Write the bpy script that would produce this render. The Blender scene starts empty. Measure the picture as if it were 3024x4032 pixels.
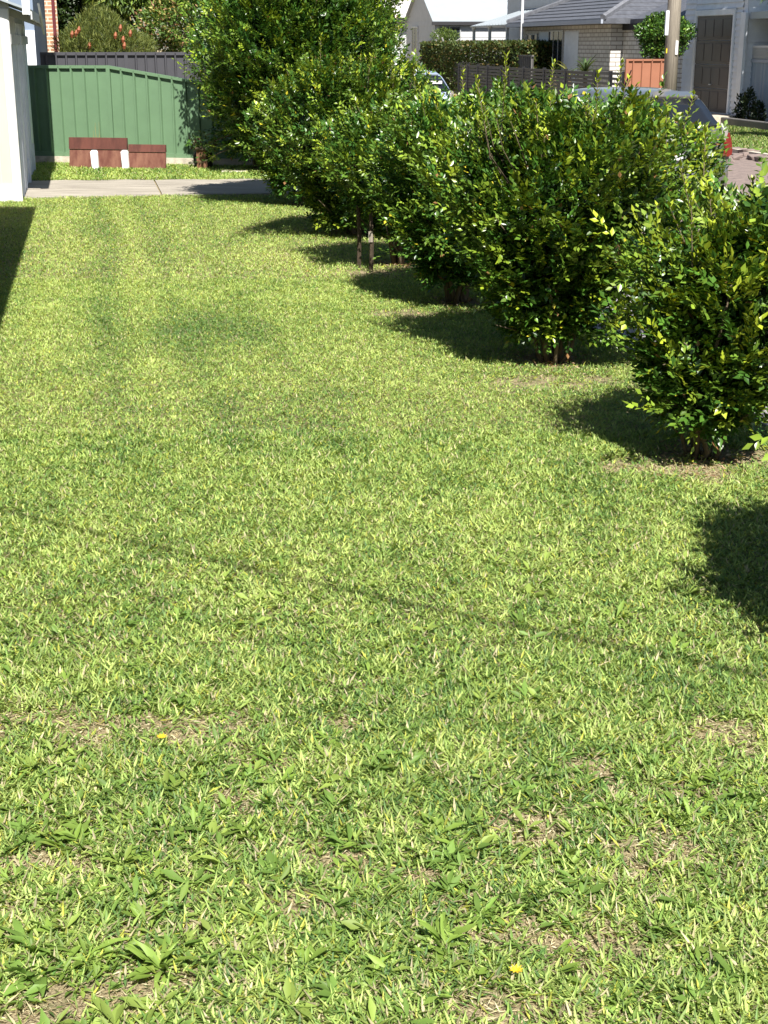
import bpy, math, random
import numpy as np
from mathutils import Vector, Matrix
random.seed(7)
rng = np.random.default_rng(11)
R = math.radians
scene = bpy.context.scene
COL = scene.collection

# ------------------------------------------------------------------ camera, sky, sun, exposure
cam_d = bpy.data.cameras.new('camera'); cam = bpy.data.objects.new('camera', cam_d); COL.objects.link(cam)
cam_d.sensor_fit = 'VERTICAL'; cam_d.sensor_height = 36.0; cam_d.lens = 50.0
cam_d.clip_start = 0.05; cam_d.clip_end = 2000
cam.location = (0, 0, 2.05); cam.rotation_euler = (R(90 - 18.2), 0, 0)
scene.camera = cam
SUNV = Vector((0.158, -0.78, 1.0)).normalized()          # towards the sun
w = bpy.data.worlds.new('World'); scene.world = w; w.use_nodes = True
nt = w.node_tree; bg = nt.nodes['Background']; sky = nt.nodes.new('ShaderNodeTexSky')
sky.sky_type = 'NISHITA'; sky.sun_disc = False
sky.sun_elevation = R(51.5); sky.sun_rotation = R(168.5); sky.air_density = 1.0; sky.dust_density = 0.6
nt.links.new(sky.outputs[0], bg.inputs[0]); bg.inputs[1].default_value = 0.05
sd = bpy.data.lights.new('sun', 'SUN'); sun = bpy.data.objects.new('sun', sd); COL.objects.link(sun)
sd.energy = 5.0; sd.angle = R(0.53); sd.color = (1.0, 0.955, 0.89)
sun.rotation_euler = SUNV.to_track_quat('Z', 'Y').to_euler()
scene.view_settings.view_transform = 'Standard'; scene.view_settings.look = 'None'
scene.view_settings.exposure = 1.12; scene.view_settings.gamma = 1.0
scene.cycles.max_bounces = 6; scene.cycles.diffuse_bounces = 2; scene.cycles.glossy_bounces = 2
scene.cycles.transmission_bounces = 4; scene.cycles.transparent_max_bounces = 4
scene.cycles.sample_clamp_indirect = 4.0

# ------------------------------------------------------------------ street grid: u = across the street, v = along it
K = math.hypot(0.2, 1.0); ANG = math.atan(0.2)
def W(u, v, z=0.0): return Vector((1.13 + (u - .2 * v) / K, 9.46 + (.2 * u + v) / K, z))
def UV(x, y):
    a, b = x - 1.13, y - 9.46
    return (a + .2 * b) / K, (-.2 * a + b) / K

# ------------------------------------------------------------------ helpers
class MB:
    def __init__(s): s.v = []; s.f = []; s.m = []
    def add(s, vs, fs, mi=0):
        o = len(s.v); s.v += [tuple(p) for p in vs]; s.f += [tuple(i + o for i in f) for f in fs]; s.m += [mi] * len(fs); return s
    def box(s, x0, x1, y0, y1, z0, z1, mi=0):
        return s.add([(x0,y0,z0),(x1,y0,z0),(x1,y1,z0),(x0,y1,z0),(x0,y0,z1),(x1,y0,z1),(x1,y1,z1),(x0,y1,z1)],
                     [(0,3,2,1),(4,5,6,7),(0,1,5,4),(1,2,6,5),(2,3,7,6),(3,0,4,7)], mi)
    def quad(s, a, b, c, d, mi=0): return s.add([a, b, c, d], [(0,1,2,3)], mi)
    def hexa(s, p, mi=0):     # 8 corner points, bottom 4 then top 4
        return s.add(p, [(0,3,2,1),(4,5,6,7),(0,1,5,4),(1,2,6,5),(2,3,7,6),(3,0,4,7)], mi)
    def tube(s, pts, rad, n=8, mi=0):
        pts = [Vector(p) for p in pts]; k = len(pts)
        if not hasattr(rad, '__len__'): rad = [rad] * k
        vs = []; fs = []
        for i, p in enumerate(pts):
            t = (pts[min(i + 1, k - 1)] - pts[max(i - 1, 0)]).normalized()
            a = t.orthogonal().normalized() if i == 0 else (a0 - t * a0.dot(t)).normalized()
            a0 = a; b = t.cross(a)
            for j in range(n):
                th = 2 * math.pi * j / n
                vs.append(p + (a * math.cos(th) + b * math.sin(th)) * rad[i])
        for i in range(k - 1):
            for j in range(n):
                fs.append((i*n+j, i*n+(j+1)%n, (i+1)*n+(j+1)%n, (i+1)*n+j))
        fs.append(tuple(reversed(range(n)))); fs.append(tuple(range((k-1)*n, k*n)))
        return s.add(vs, fs, mi)
    def loft(s, rings, cap=True, mi=0, close=True):
        n = len(rings[0]); vs = [p for r in rings for p in r]; fs = []
        for i in range(len(rings) - 1):
            for j in range(n if close else n - 1):
                fs.append((i*n+j, i*n+(j+1)%n, (i+1)*n+(j+1)%n, (i+1)*n+j))
        if cap: fs.append(tuple(reversed(range(n)))); fs.append(tuple(range((len(rings)-1)*n, len(rings)*n)))
        return s.add(vs, fs, mi)
    def boards(s, x0, x1, y, z0, z1, pitch, out=-1, t=0.018, mi=0):
        """lapped weatherboards on a wall facing out*Y, between x0 and x1"""
        z = z0
        while z < z1 - 1e-4:
            zt = min(z + pitch, z1)
            a, b = y + out * t, y + out * 0.003
            s.add([(x0,a,z),(x1,a,z),(x1,b,zt),(x0,b,zt),(x0,y,z),(x1,y,z)], [(0,1,2,3),(4,5,1,0)], mi)
            z = zt
        return s
    def boards_x(s, y0, y1, x, z0, z1, pitch, out=-1, t=0.018, mi=0):
        z = z0
        while z < z1 - 1e-4:
            zt = min(z + pitch, z1)
            a, b = x + out * t, x + out * 0.003
            s.add([(a,y0,z),(a,y1,z),(b,y1,zt),(b,y0,zt),(x,y0,z),(x,y1,z)], [(0,1,2,3),(4,5,1,0)], mi)
            z = zt
        return s
    def build(s, name, mat, parent=None, smooth=False, bevel=0):
        me = bpy.data.meshes.new(name); me.from_pydata(s.v, [], s.f)
        mats = mat if isinstance(mat, (list, tuple)) else [mat]
        for m in mats: me.materials.append(m)
        if len(mats) > 1: me.polygons.foreach_set('material_index', s.m)
        if smooth: me.polygons.foreach_set('use_smooth', [True] * len(s.f))
        me.update()
        o = bpy.data.objects.new(name, me); COL.objects.link(o)
        if parent is not None: o.parent = parent
        if bevel:
            b = o.modifiers.new('bevel', 'BEVEL'); b.width = bevel; b.segments = 2; b.limit_method = 'ANGLE'
        return o

def tag(o, label, cat, group=None, kind=None):
    if label: o['label'] = label
    if cat: o['category'] = cat
    if group: o['group'] = group
    if kind: o['kind'] = kind
    return o
def thing(name, label, cat, loc, rz=ANG, group=None):
    o = bpy.data.objects.new(name, None); COL.objects.link(o); o.empty_display_size = .2
    o.location = loc; o.rotation_euler = (0, 0, rz)
    return tag(o, label, cat, group)

# ------------------------------------------------------------------ materials
def mat(name, c, rough=.7, spec=.3, var=.0, vscale=3.0, bump=.0, bscale=40.0, metal=0, c2=None, stretch=None, coat=0, detail=6):
    m = bpy.data.materials.new(name); m.use_nodes = True; n = m.node_tree; p = n.nodes['Principled BSDF']
    p.inputs['Base Color'].default_value = (*c, 1); p.inputs['Roughness'].default_value = rough
    p.inputs['Specular IOR Level'].default_value = spec; p.inputs['Metallic'].default_value = metal
    if coat: p.inputs['Coat Weight'].default_value = coat; p.inputs['Coat Roughness'].default_value = .08
    if var or bump:
        tc = n.nodes.new('ShaderNodeTexCoord'); mp = n.nodes.new('ShaderNodeMapping')
        n.links.new(tc.outputs['Object'], mp.inputs[0])
        if stretch: mp.inputs['Scale'].default_value = stretch
    if var:
        t = n.nodes.new('ShaderNodeTexNoise'); t.inputs['Scale'].default_value = vscale; t.inputs['Detail'].default_value = detail
        t.inputs['Roughness'].default_value = .65
        n.links.new(mp.outputs[0], t.inputs[0])
        r = n.nodes.new('ShaderNodeValToRGB'); n.links.new(t.outputs[0], r.inputs[0])
        d = c2 if c2 else tuple(x * (1 - var) for x in c); l = c if c2 else tuple(min(1, x * (1 + var)) for x in c)
        r.color_ramp.elements[0].position = .35; r.color_ramp.elements[0].color = (*d, 1)
        r.color_ramp.elements[1].position = .65; r.color_ramp.elements[1].color = (*l, 1)
        n.links.new(r.outputs[0], p.inputs['Base Color'])
    if bump:
        t2 = n.nodes.new('ShaderNodeTexNoise'); t2.inputs['Scale'].default_value = bscale; t2.inputs['Detail'].default_value = 8
        n.links.new(mp.outputs[0], t2.inputs[0])
        b = n.nodes.new('ShaderNodeBump'); b.inputs['Strength'].default_value = bump; b.inputs['Distance'].default_value = .02
        n.links.new(t2.outputs[0], b.inputs['Height']); n.links.new(b.outputs[0], p.inputs['Normal'])
    return m

def leaf_mat(name, rough=.35, spec=.5, trans=.35, tint=(1.25, 1.2, .5)):
    m = bpy.data.materials.new(name); m.use_nodes = True; n = m.node_tree; p = n.nodes['Principled BSDF']
    a = n.nodes.new('ShaderNodeAttribute'); a.attribute_name = 'col'
    n.links.new(a.outputs['Color'], p.inputs['Base Color'])
    p.inputs['Roughness'].default_value = rough; p.inputs['Specular IOR Level'].default_value = spec
    tr = n.nodes.new('ShaderNodeBsdfTranslucent'); mx = n.nodes.new('ShaderNodeMixShader'); mul = n.nodes.new('ShaderNodeMixRGB')
    mul.blend_type = 'MULTIPLY'; mul.inputs[0].default_value = 1; mul.inputs[2].default_value = (*tint, 1)
    n.links.new(a.outputs['Color'], mul.inputs[1]); n.links.new(mul.outputs[0], tr.inputs[0])
    mx.inputs[0].default_value = trans
    n.links.new(p.outputs[0], mx.inputs[1]); n.links.new(tr.outputs[0], mx.inputs[2])
    n.links.new(mx.outputs[0], n.nodes['Material Output'].inputs[0])
    return m

def brick_mat(name, c1, c2, mortar, bw=.24, bh=.086, ms=.012, axis='x', offs=.5):
    """brick courses on a vertical wall; the horizontal axis is object X or object Y"""
    m = bpy.data.materials.new(name); m.use_nodes = True; n = m.node_tree; p = n.nodes['Principled BSDF']
    tc = n.nodes.new('ShaderNodeTexCoord'); sp = n.nodes.new('ShaderNodeSeparateXYZ'); cb = n.nodes.new('ShaderNodeCombineXYZ')
    n.links.new(tc.outputs['Object'], sp.inputs[0])
    if axis == 'xy':
        ad = n.nodes.new('ShaderNodeMath'); ad.operation = 'ADD'
        n.links.new(sp.outputs[0], ad.inputs[0]); n.links.new(sp.outputs[1], ad.inputs[1]); n.links.new(ad.outputs[0], cb.inputs[0])
    else: n.links.new(sp.outputs[0 if axis == 'x' else 1], cb.inputs[0])
    n.links.new(sp.outputs[2], cb.inputs[1])
    b = n.nodes.new('ShaderNodeTexBrick'); b.inputs['Scale'].default_value = 1
    b.inputs['Brick Width'].default_value = bw; b.inputs['Row Height'].default_value = bh
    b.inputs['Mortar Size'].default_value = ms; b.inputs['Mortar Smooth'].default_value = .1
    b.inputs['Color1'].default_value = (*c1, 1); b.inputs['Color2'].default_value = (*c2, 1); b.inputs['Mortar'].default_value = (*mortar, 1)
    b.offset = offs
    n.links.new(cb.outputs[0], b.inputs[0]); n.links.new(b.outputs[0], p.inputs['Base Color'])
    bp = n.nodes.new('ShaderNodeBump'); bp.invert = True; bp.inputs['Strength'].default_value = .6; bp.inputs['Distance'].default_value = .01
    n.links.new(b.outputs['Fac'], bp.inputs['Height']); n.links.new(bp.outputs[0], p.inputs['Normal'])
    p.inputs['Roughness'].default_value = .9
    return m

M = {}
M['cream'] = mat('cream_paint', (.52, .49, .42), .55, .3, var=.06, vscale=2, c2=(.52, .47, .37), stretch=(1, 1, .35))
M['white'] = mat('white_paint', (.66, .66, .64), .5, .35, var=.05, vscale=4)
M['white_board'] = mat('white_weatherboard', (.46, .465, .47), .55, .3, var=.06, vscale=3)
M['shade_blue_board'] = mat('white_board_shade_blue', (.66, .70, .75), .6, .3, var=.07, vscale=3)  # white boards with the blue cast of shade mixed into the colour
M['shaded_wall'] = mat('shaded_side_wall', (.20, .25, .33), .6, .3, var=.07, vscale=3)  # shade on the outbuilding's unlit side, put into the wall colour
M['grey_board'] = mat('grey_weatherboard', (.35, .38, .44), .6, .3, var=.07, vscale=2)
M['roof_metal'] = mat('pale_metal_roof', (.30, .335, .36), .35, .5, var=.04, vscale=1.5)
M['roof_beige'] = mat('beige_roof', (.52, .50, .47), .7, .3, var=.08, vscale=6)
M['tile_grey'] = mat('grey_concrete_tile', (.085, .09, .105), .6, .4, var=.22, vscale=5, bump=.3, bscale=30)
M['tile_cap'] = mat('grey_ridge_tile', (.13, .135, .15), .65, .4, var=.2, vscale=8)
M['dark'] = mat('dark_timber', (.03, .03, .033), .7, .3)
M['soffit'] = mat('dark_soffit', (.02, .02, .028), .7, .3)
M['glass'] = mat('dark_window_glass', (.02, .025, .03), .06, .6)
M['frame'] = mat('aluminium_frame', (.35, .36, .37), .4, .5)
M['green_steel'] = mat('green_steel_sheet', (.122, .205, .116), .42, .4, var=.05, vscale=2.5, bump=.03, bscale=8)
M['charcoal_steel'] = mat('charcoal_steel_sheet', (.058, .058, .066), .45, .4, var=.06, vscale=3)
M['grey_steel'] = mat('weathered_grey_sheet', (.13, .125, .12), .6, .3, var=.12, vscale=3, stretch=(1, 1, .3))
M['orange_steel'] = mat('terracotta_steel_sheet', (.29, .125, .075), .5, .4, var=.06, vscale=2)
M['slat'] = mat('grey_brown_slat', (.082, .079, .077), .6, .3, var=.15, vscale=6, stretch=(1, 1, 5))
M['black_post'] = mat('black_metal_post', (.012, .012, .015), .5, .4)
M['rust'] = mat('rust_brown_steel', (.125, .045, .033), .75, .25, c2=(.075, .028, .022), var=.3, vscale=7, bump=.15, bscale=30, stretch=(1, 1, .25))
M['rust_light'] = mat('pale_rust_stain', (.20, .095, .065), .8, .2, c2=(.115, .043, .032), var=.3, vscale=7, stretch=(1.5, 1, .5))
M['concrete'] = None
M['plinth'] = mat('rough_concrete', (.46, .41, .33), .9, .2, var=.25, vscale=8, bump=.4, bscale=40)
M['bark'] = mat('tan_bark', (.105, .082, .052), .9, .15, var=.4, vscale=25, bump=.5, bscale=60, stretch=(1, 1, .3))
M['bark_dark'] = mat('dark_bark', (.06, .045, .03), .9, .2, var=.3, vscale=20, bump=.5, bscale=50)
M['pole'] = mat('weathered_pole_timber', (.34, .30, .24), .85, .2, c2=(.19, .165, .135), var=.3, vscale=9, bump=.4, bscale=40, stretch=(6, 6, .25))
M['post_brown'] = mat('brown_post_timber', (.17, .085, .05), .85, .2, var=.3, vscale=20, stretch=(3, 3, .4))
M['leaf'] = leaf_mat('glossy_leaf', .33, .48, .17)
M['leaf_far'] = leaf_mat('tree_leaf', .5, .3, .3)
M['blade'] = leaf_mat('grass_blade', .5, .3, .36, (1.15, 1.15, .55))
M['silver'] = mat('silver_car_paint', (.17, .17, .165), .36, .5, metal=.5, coat=.7)
M['blue_car'] = mat('pale_blue_car_paint', (.42, .50, .64), .28, .5, metal=.3, coat=.9)
M['car_glass'] = mat('tinted_car_glass', (.012, .014, .018), .04, .7)
M['rubber'] = mat('black_rubber', (.012, .012, .012), .8, .3)
M['red_lens'] = mat('red_lamp_lens', (.15, .003, .006), .12, .6, coat=.8)
M['clear_lens'] = mat('clear_lamp_lens', (.27, .25, .24), .12, .7, coat=.8)
M['grey_lens'] = mat('grey_lamp_housing', (.10, .10, .105), .25, .5)
M['plate'] = mat('number_plate', (.7, .7, .66), .5, .4)
M['alloy'] = mat('alloy_wheel', (.4, .4, .4), .3, .6, metal=.8)
M['maroon'] = mat('maroon_downpipe', (.13, .03, .035), .4, .4)
M['bright_white'] = mat('bright_white_wall', (.80, .80, .80), .6, .3, var=.03)
M['door_dark'] = mat('grey_brown_garage_door', (.085, .078, .075), .5, .3, var=.1, vscale=1.5)
M['corrugated'] = mat('blue_grey_corrugated', (.27, .32, .38), .5, .4, var=.1, vscale=2, stretch=(1, 1, .3))
M['lattice'] = mat('white_lattice', (.6, .6, .6), .6, .3)
M['flower_y'] = mat('yellow_petal', (.75, .50, .02), .6, .3)
M['flower_o'] = mat('orange_petal', (.24, .075, .03), .6, .3)
M['brick_orange'] = brick_mat('apricot_brick', (.50, .27, .15), (.30, .15, .09), (.62, .52, .40), .25, .098, .016)
M['brick_white'] = brick_mat('whitewashed_brick', (.62, .60, .57), (.50, .48, .45), (.25, .225, .20), .42, .135, .016, axis='xy')
M['soil_mat'] = None

def concrete_mat():
    m = mat('worn_concrete', (.45, .41, .34), .85, .25, c2=(.17, .15, .125), var=.3, vscale=3.4, bump=.35, bscale=60, stretch=(.3, 4.5, 1), detail=10)
    return m
M['concrete'] = concrete_mat()
M['footpath'] = mat('grey_footpath_concrete', (.30, .285, .28), .85, .25, var=.2, vscale=3, bump=.3, bscale=80)
M['road'] = mat('pinkish_worn_road', (.25, .195, .17), .9, .2, c2=(.15, .12, .11), var=.3, vscale=7, bump=.4, bscale=120)

def ground_mat():
    m = bpy.data.materials.new('lawn_soil'); m.use_nodes = True; n = m.node_tree; p = n.nodes['Principled BSDF']
    tc = n.nodes.new('ShaderNodeTexCoord')
    def noise(s, d=8, r=.7):
        t = n.nodes.new('ShaderNodeTexNoise'); t.inputs['Scale'].default_value = s; t.inputs['Detail'].default_value = d
        t.inputs['Roughness'].default_value = r; n.links.new(tc.outputs['Object'], t.inputs[0]); return t
    def ramp(src, a, ca, b, cb):
        r = n.nodes.new('ShaderNodeValToRGB'); n.links.new(src, r.inputs[0]); e = r.color_ramp.elements
        e[0].position = a; e[0].color = (*ca, 1); e[1].position = b; e[1].color = (*cb, 1); return r
    fine = ramp(noise(160, 4).outputs[0], .38, (.12, .085, .055), .62, (.46, .39, .23))
    green = ramp(noise(220, 3).outputs[0], .35, (.035, .05, .015), .65, (.15, .17, .06))
    mask = ramp(noise(9, 8).outputs[0], .28, (0, 0, 0), .50, (1, 1, 1))
    mx = n.nodes.new('ShaderNodeMixRGB'); n.links.new(mask.outputs[0], mx.inputs[0])
    n.links.new(green.outputs[0], mx.inputs[1]); n.links.new(fine.outputs[0], mx.inputs[2])
    n.links.new(mx.outputs[0], p.inputs['Base Color'])
    b = n.nodes.new('ShaderNodeBump'); b.inputs['Strength'].default_value = .9; b.inputs['Distance'].default_value = .01
    n.links.new(noise(180, 6).outputs[0], b.inputs['Height']); n.links.new(b.outputs[0], p.inputs['Normal'])
    p.inputs['Roughness'].default_value = .95; p.inputs['Specular IOR Level'].default_value = .1
    return m
M['ground'] = ground_mat()
M['soil'] = mat('dry_bark_soil', (.20, .135, .085), .95, .1, c2=(.06, .042, .028), var=.3, vscale=30, bump=.8, bscale=90)

# ------------------------------------------------------------------ leaf and blade clouds
def leaf_mesh(name, P, D, N, L, Wd, colr, material, parent=None, fold=.18, wide=.45):
    """P base points, D leaf direction, N leaf normal, all (n,3); each leaf is two folded faces"""
    n = len(P); L = L[:, None]; Wd = Wd[:, None]
    S = np.cross(D, N); S /= np.linalg.norm(S, axis=1, keepdims=True) + 1e-9
    mid = P + D * L * wide - N * Wd * fold
    v = np.empty((n, 5, 3), np.float32)
    v[:, 0] = P; v[:, 1] = P + D * L * wide + S * Wd * .5; v[:, 2] = P + D * L - N * L * np.random.default_rng(n).uniform(-.02, .24, (n, 1))
    v[:, 3] = P + D * L * wide - S * Wd * .5; v[:, 4] = mid
    idx = (np.arange(n) * 5)[:, None] + np.array([0, 1, 2, 4, 0, 4, 2, 3])[None]
    return np_mesh(name, v.reshape(-1, 3), idx.reshape(-1), 4, np.repeat(colr, 5, 0), material, parent)
def np_mesh(name, v, loops, k, colr, material, parent=None):
    me = bpy.data.meshes.new(name); nl = len(loops); nf = nl // k
    me.vertices.add(len(v)); me.vertices.foreach_set('co', v.astype(np.float32).ravel())
    me.loops.add(nl); me.loops.foreach_set('vertex_index', loops.astype(np.int32))
    me.polygons.add(nf); me.polygons.foreach_set('loop_start', np.arange(0, nl, k, dtype=np.int32))
    me.polygons.foreach_set('loop_total', np.full(nf, k, np.int32))
    me.materials.append(material)
    at = me.attributes.new('col', 'FLOAT_COLOR', 'POINT')
    c4 = np.ones((len(v), 4), np.float32); c4[:, :3] = colr; at.data.foreach_set('color', c4.ravel())
    me.update(calc_edges=True)
    o = bpy.data.objects.new(name, me); COL.objects.link(o)
    if parent is not None: o.parent = parent
    return o
def unit(a): return a / (np.linalg.norm(a, axis=1, keepdims=True) + 1e-9)
def vnoise(x, y, s, seed=0):
    r = np.random.default_rng(seed).random((97, 97)); x = x * s; y = y * s
    xi = np.floor(x).astype(int); yi = np.floor(y).astype(int); fx = x - xi; fy = y - yi
    fx = fx * fx * (3 - 2 * fx); fy = fy * fy * (3 - 2 * fy)
    g = lambda a, b: r[a % 97, b % 97]
    return (g(xi, yi) * (1 - fx) + g(xi + 1, yi) * fx) * (1 - fy) + (g(xi, yi + 1) * (1 - fx) + g(xi + 1, yi + 1) * fx) * fy
def fbm(x, y, s, seed=0): return vnoise(x, y, s, seed) * .55 + vnoise(x, y, s * 2.1, seed + 1) * .28 + vnoise(x, y, s * 4.3, seed + 2) * .17

def pick(r, n, cols, probs):
    c = np.array(cols)[r.choice(len(cols), n, p=np.array(probs) / sum(probs))]
    return c * r.uniform(.75, 1.3, (n, 1))

DEEP = [(.030, .075, .011), (.048, .110, .014), (.085, .150, .018), (.140, .195, .020), (.26, .31, .025)]

def make_twigs(r, P, out, per, Lf, Wf, up=.5, spread=.9):
    """per leaves alternating along a short twig at each P; out = twig direction"""
    n = len(P); Ltw = r.uniform(.08, .16, n) * (Lf / .045)
    i = np.arange(per); t = (i + .5) / per
    pos = P[:, None] + out[:, None] * (Ltw[:, None] * t[None])[..., None]
    side = unit(np.cross(out, np.array([0, 0, 1.0]) + r.normal(0, .5, (n, 3))))
    sgn = np.where(i % 2 == 0, 1, -1)[None, :, None]
    last = (i == per - 1)[None, :, None]
    d = out[:, None] * .75 + side[:, None] * sgn * spread * (1 - last) + r.normal(0, .22, (n, per, 3)) + np.array([0, 0, .12])
    d = d.reshape(-1, 3); d = unit(d)
    nrm = np.cross(np.repeat(side, per, 0), np.repeat(out, per, 0)); nrm *= np.sign(nrm[:, 2:3] + 1e-6)
    nrm = unit(nrm + r.normal(0, .45, nrm.shape) + np.array([.1, -.2, up + .25])); nrm = unit(nrm - d * (nrm * d).sum(1, keepdims=True))
    m = n * per
    L = r.uniform(.7, 1.25, m) * Lf
    return pos.reshape(-1, 3), d, nrm, L, L * r.uniform(.48, .64, m) * (Wf / .5)

def shrub(label, u, v, h, r0, seed, ntw=2400, lf=.046, z0=.22, lean=(0, 0), shoots=26, yellow=.10, top_w=.85, low_w=.5, cat='hedge shrub', group='row of glossy hedge shrubs', lump=.28, trunk=True, hang=(), tilt=0.0, stem=1.0):
    r = np.random.default_rng(seed)
    t = thing('hedge_shrub', label, cat, W(u, v), 0, group)
    # crown: radius as a function of height fraction and angle
    ph = r.uniform(0, 6.28, 6)
    def rad(f, th):
        base = np.interp(f, [0, .12, .35, .65, .88, 1.0], [low_w * .75, low_w, (low_w + 1) / 2 + .08, 1.0, top_w, top_w * .62])
        l = 1 + lump * (np.sin(2 * th + ph[0] + 3 * f) * .4 + np.sin(3 * th + ph[1] - 5 * f) * .35 + np.sin(5 * th + ph[2] + 9 * f) * .3 + np.sin(9 * f + ph[3]) * .25)
        return r0 * base * l
    nb = 46; bt = r.uniform(0, 6.283, nb); bf = r.random(nb); ba = r.normal(0, .21, nb); bw = r.uniform(.12, .30, nb)
    def ragged(f, th):
        o = np.ones_like(f)
        for k in range(nb):
            dt = np.angle(np.exp(1j * (th - bt[k]))) * .6; o += ba[k] * np.exp(-((dt / bw[k]) ** 2 + ((f - bf[k]) * 1.3 / bw[k]) ** 2))
        return o
    f = r.random(ntw) ** .85; th = r.uniform(0, 2 * math.pi, ntw)
    q = 1 - np.abs(r.normal(0, .22, ntw)); q = np.clip(q, .15, 1.08)
    rg = ragged(f, th); rr = rad(f, th) * q * rg
    z = z0 + f * (h - z0) * (1 + .05 * np.sin(3 * th + ph[4]) + .04 * np.sin(7 * th + ph[5]) + .3 * (rg - 1))
    z = z + tilt * f * np.cos(th); cx = lean[0] * f; cy = lean[1] * f
    P = np.stack([np.cos(th) * rr + cx, np.sin(th) * rr + cy, z], 1)
    out = unit(np.stack([np.cos(th), np.sin(th), np.interp(f, [0, .25, .5, 1], [-.25, .35, .95, 2.2])], 1) + r.normal(0, .50, (ntw, 3)))
    pos, d, nr, L, wd = make_twigs(r, P, out, 8, lf, .5)
    tw_new = (r.random(ntw) < yellow * (.35 + 1.6 * f)) & (q > .85)
    c = pick(r, ntw, DEEP[:4], [.22, .32, .28, .18]); c[tw_new] = np.array((.24, .29, .022)) * r.uniform(.6, 1.3, (tw_new.sum(), 1))
    c = np.repeat(c, 8, 0) * r.uniform(.7, 1.35, (ntw * 8, 1))
    c *= np.array([r.uniform(.82, 1.0), 1.0, r.uniform(.8, 1.3)]) * r.uniform(.98, 1.18)
    odd = r.random(len(c)) < .009; c[odd] = (.48, .42, .03); odd = r.random(len(c)) < .007; c[odd] = (.22, .12, .05)
    cs = [c]; ps = [pos]; ds = [d]; ns = [nr]; Ls = [L]; ws = [wd]
    stems = MB()
    # inner leaves that close the crown, darkened to stand for its shaded interior
    ni = int(ntw * 3.0); fi = r.uniform(.03, .97, ni); ti = r.uniform(0, 6.283, ni); ri = rad(fi, ti) * np.sqrt(r.random(ni)) * .76
    Pi = np.stack([np.cos(ti) * ri + lean[0] * fi, np.sin(ti) * ri + lean[1] * fi, z0 + fi * (h - z0) + tilt * fi * np.cos(ti)], 1)
    Di = unit(r.normal(0, 1, (ni, 3))); Ni = unit(r.normal(0, 1, (ni, 3))); Ni = unit(Ni - Di * (Ni * Di).sum(1, keepdims=True)); Li = lf * 1.35 * r.uniform(.8, 1.2, ni)
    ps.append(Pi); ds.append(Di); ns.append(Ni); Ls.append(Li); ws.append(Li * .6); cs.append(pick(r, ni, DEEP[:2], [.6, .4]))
    # side shoots that stick out of the crown
    nside = ntw // 22; fs_ = r.uniform(.05, 1, nside); ts_ = r.uniform(0, 6.283, nside); rs_ = rad(fs_, ts_) * ragged(fs_, ts_) * .95
    for k in range(nside):
        b = np.array([math.cos(ts_[k]) * rs_[k] + lean[0] * fs_[k], math.sin(ts_[k]) * rs_[k] + lean[1] * fs_[k], z0 + fs_[k] * (h - z0) + tilt * fs_[k] * math.cos(ts_[k])])
        dr = unit(np.array([[math.cos(ts_[k]) * .8 + r.normal(0, .3), math.sin(ts_[k]) * .8 + r.normal(0, .3), r.uniform(-.1, 1.5)]]))[0]; sl = r.uniform(.08, .24) * (lf / .046); m = 5
        Bk = b + dr[None] * np.linspace(0, sl, m)[:, None]; o_ = unit(dr[None] + r.normal(0, .35, (m, 3)))
        a1, a2, a3, a4, a5 = make_twigs(r, Bk, o_, 5, lf * .95, .5); ps.append(a1); ds.append(a2); ns.append(a3); Ls.append(a4); ws.append(a5)
        mixc = r.random() < yellow * 2.2
        cc = np.linspace(0, 1, m)[:, None] * (np.array((.20, .29, .03)) if mixc else np.array((.10, .17, .02))) + (1 - np.linspace(0, 1, m)[:, None]) * np.array((.06, .12, .016))
        cs.append(np.repeat(cc, 5, 0) * r.uniform(.7, 1.3, (m * 5, 1)))
    # upright shoots above the crown
    for k in range(shoots):
        a = r.uniform(0, 6.28); rr_ = r0 * top_w * math.sqrt(r.random()) * 1.0
        sl = r.uniform(.08, .24) * (lf / .046) * (2.3 if r.random() < .14 else 1)
        b = np.array([math.cos(a) * rr_ + lean[0], math.sin(a) * rr_ + lean[1], h * r.uniform(.88, .97)])
        dr = unit(np.array([[math.cos(a) * .25 + r.normal(0, .15), math.sin(a) * .25 + r.normal(0, .15), 1.0]]))[0]
        stems.tube([(lean[0] * .4, lean[1] * .4, h * .42), b - dr * .12, b + dr * sl], [.007, .004, .002], 4)
        nn = int(sl / .035) + 3
        for j in range(nn):
            fr = (j + .5) / nn; aa = j * 2.4 + a
            for s2 in (0, math.pi):
                dd = unit(np.array([[math.cos(aa + s2) * .9, math.sin(aa + s2) * .9, .75 + .8 * fr]]))
                nn_ = unit(np.array([[-math.cos(aa + s2) * .6, -math.sin(aa + s2) * .6, 1.0]]))
                ps.append((b + dr * sl * fr)[None]); ds.append(dd); ns.append(unit(nn_ - dd * (nn_ * dd).sum()))
                ll = lf * r.uniform(.7, 1.15); Ls.append(np.array([ll])); ws.append(np.array([ll * .48]))
                cc = np.array((.085, .14, .018)) * (1 - fr) + np.array((.33, .40, .03)) * fr
                cs.append((cc * r.uniform(.75, 1.2))[None])
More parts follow.
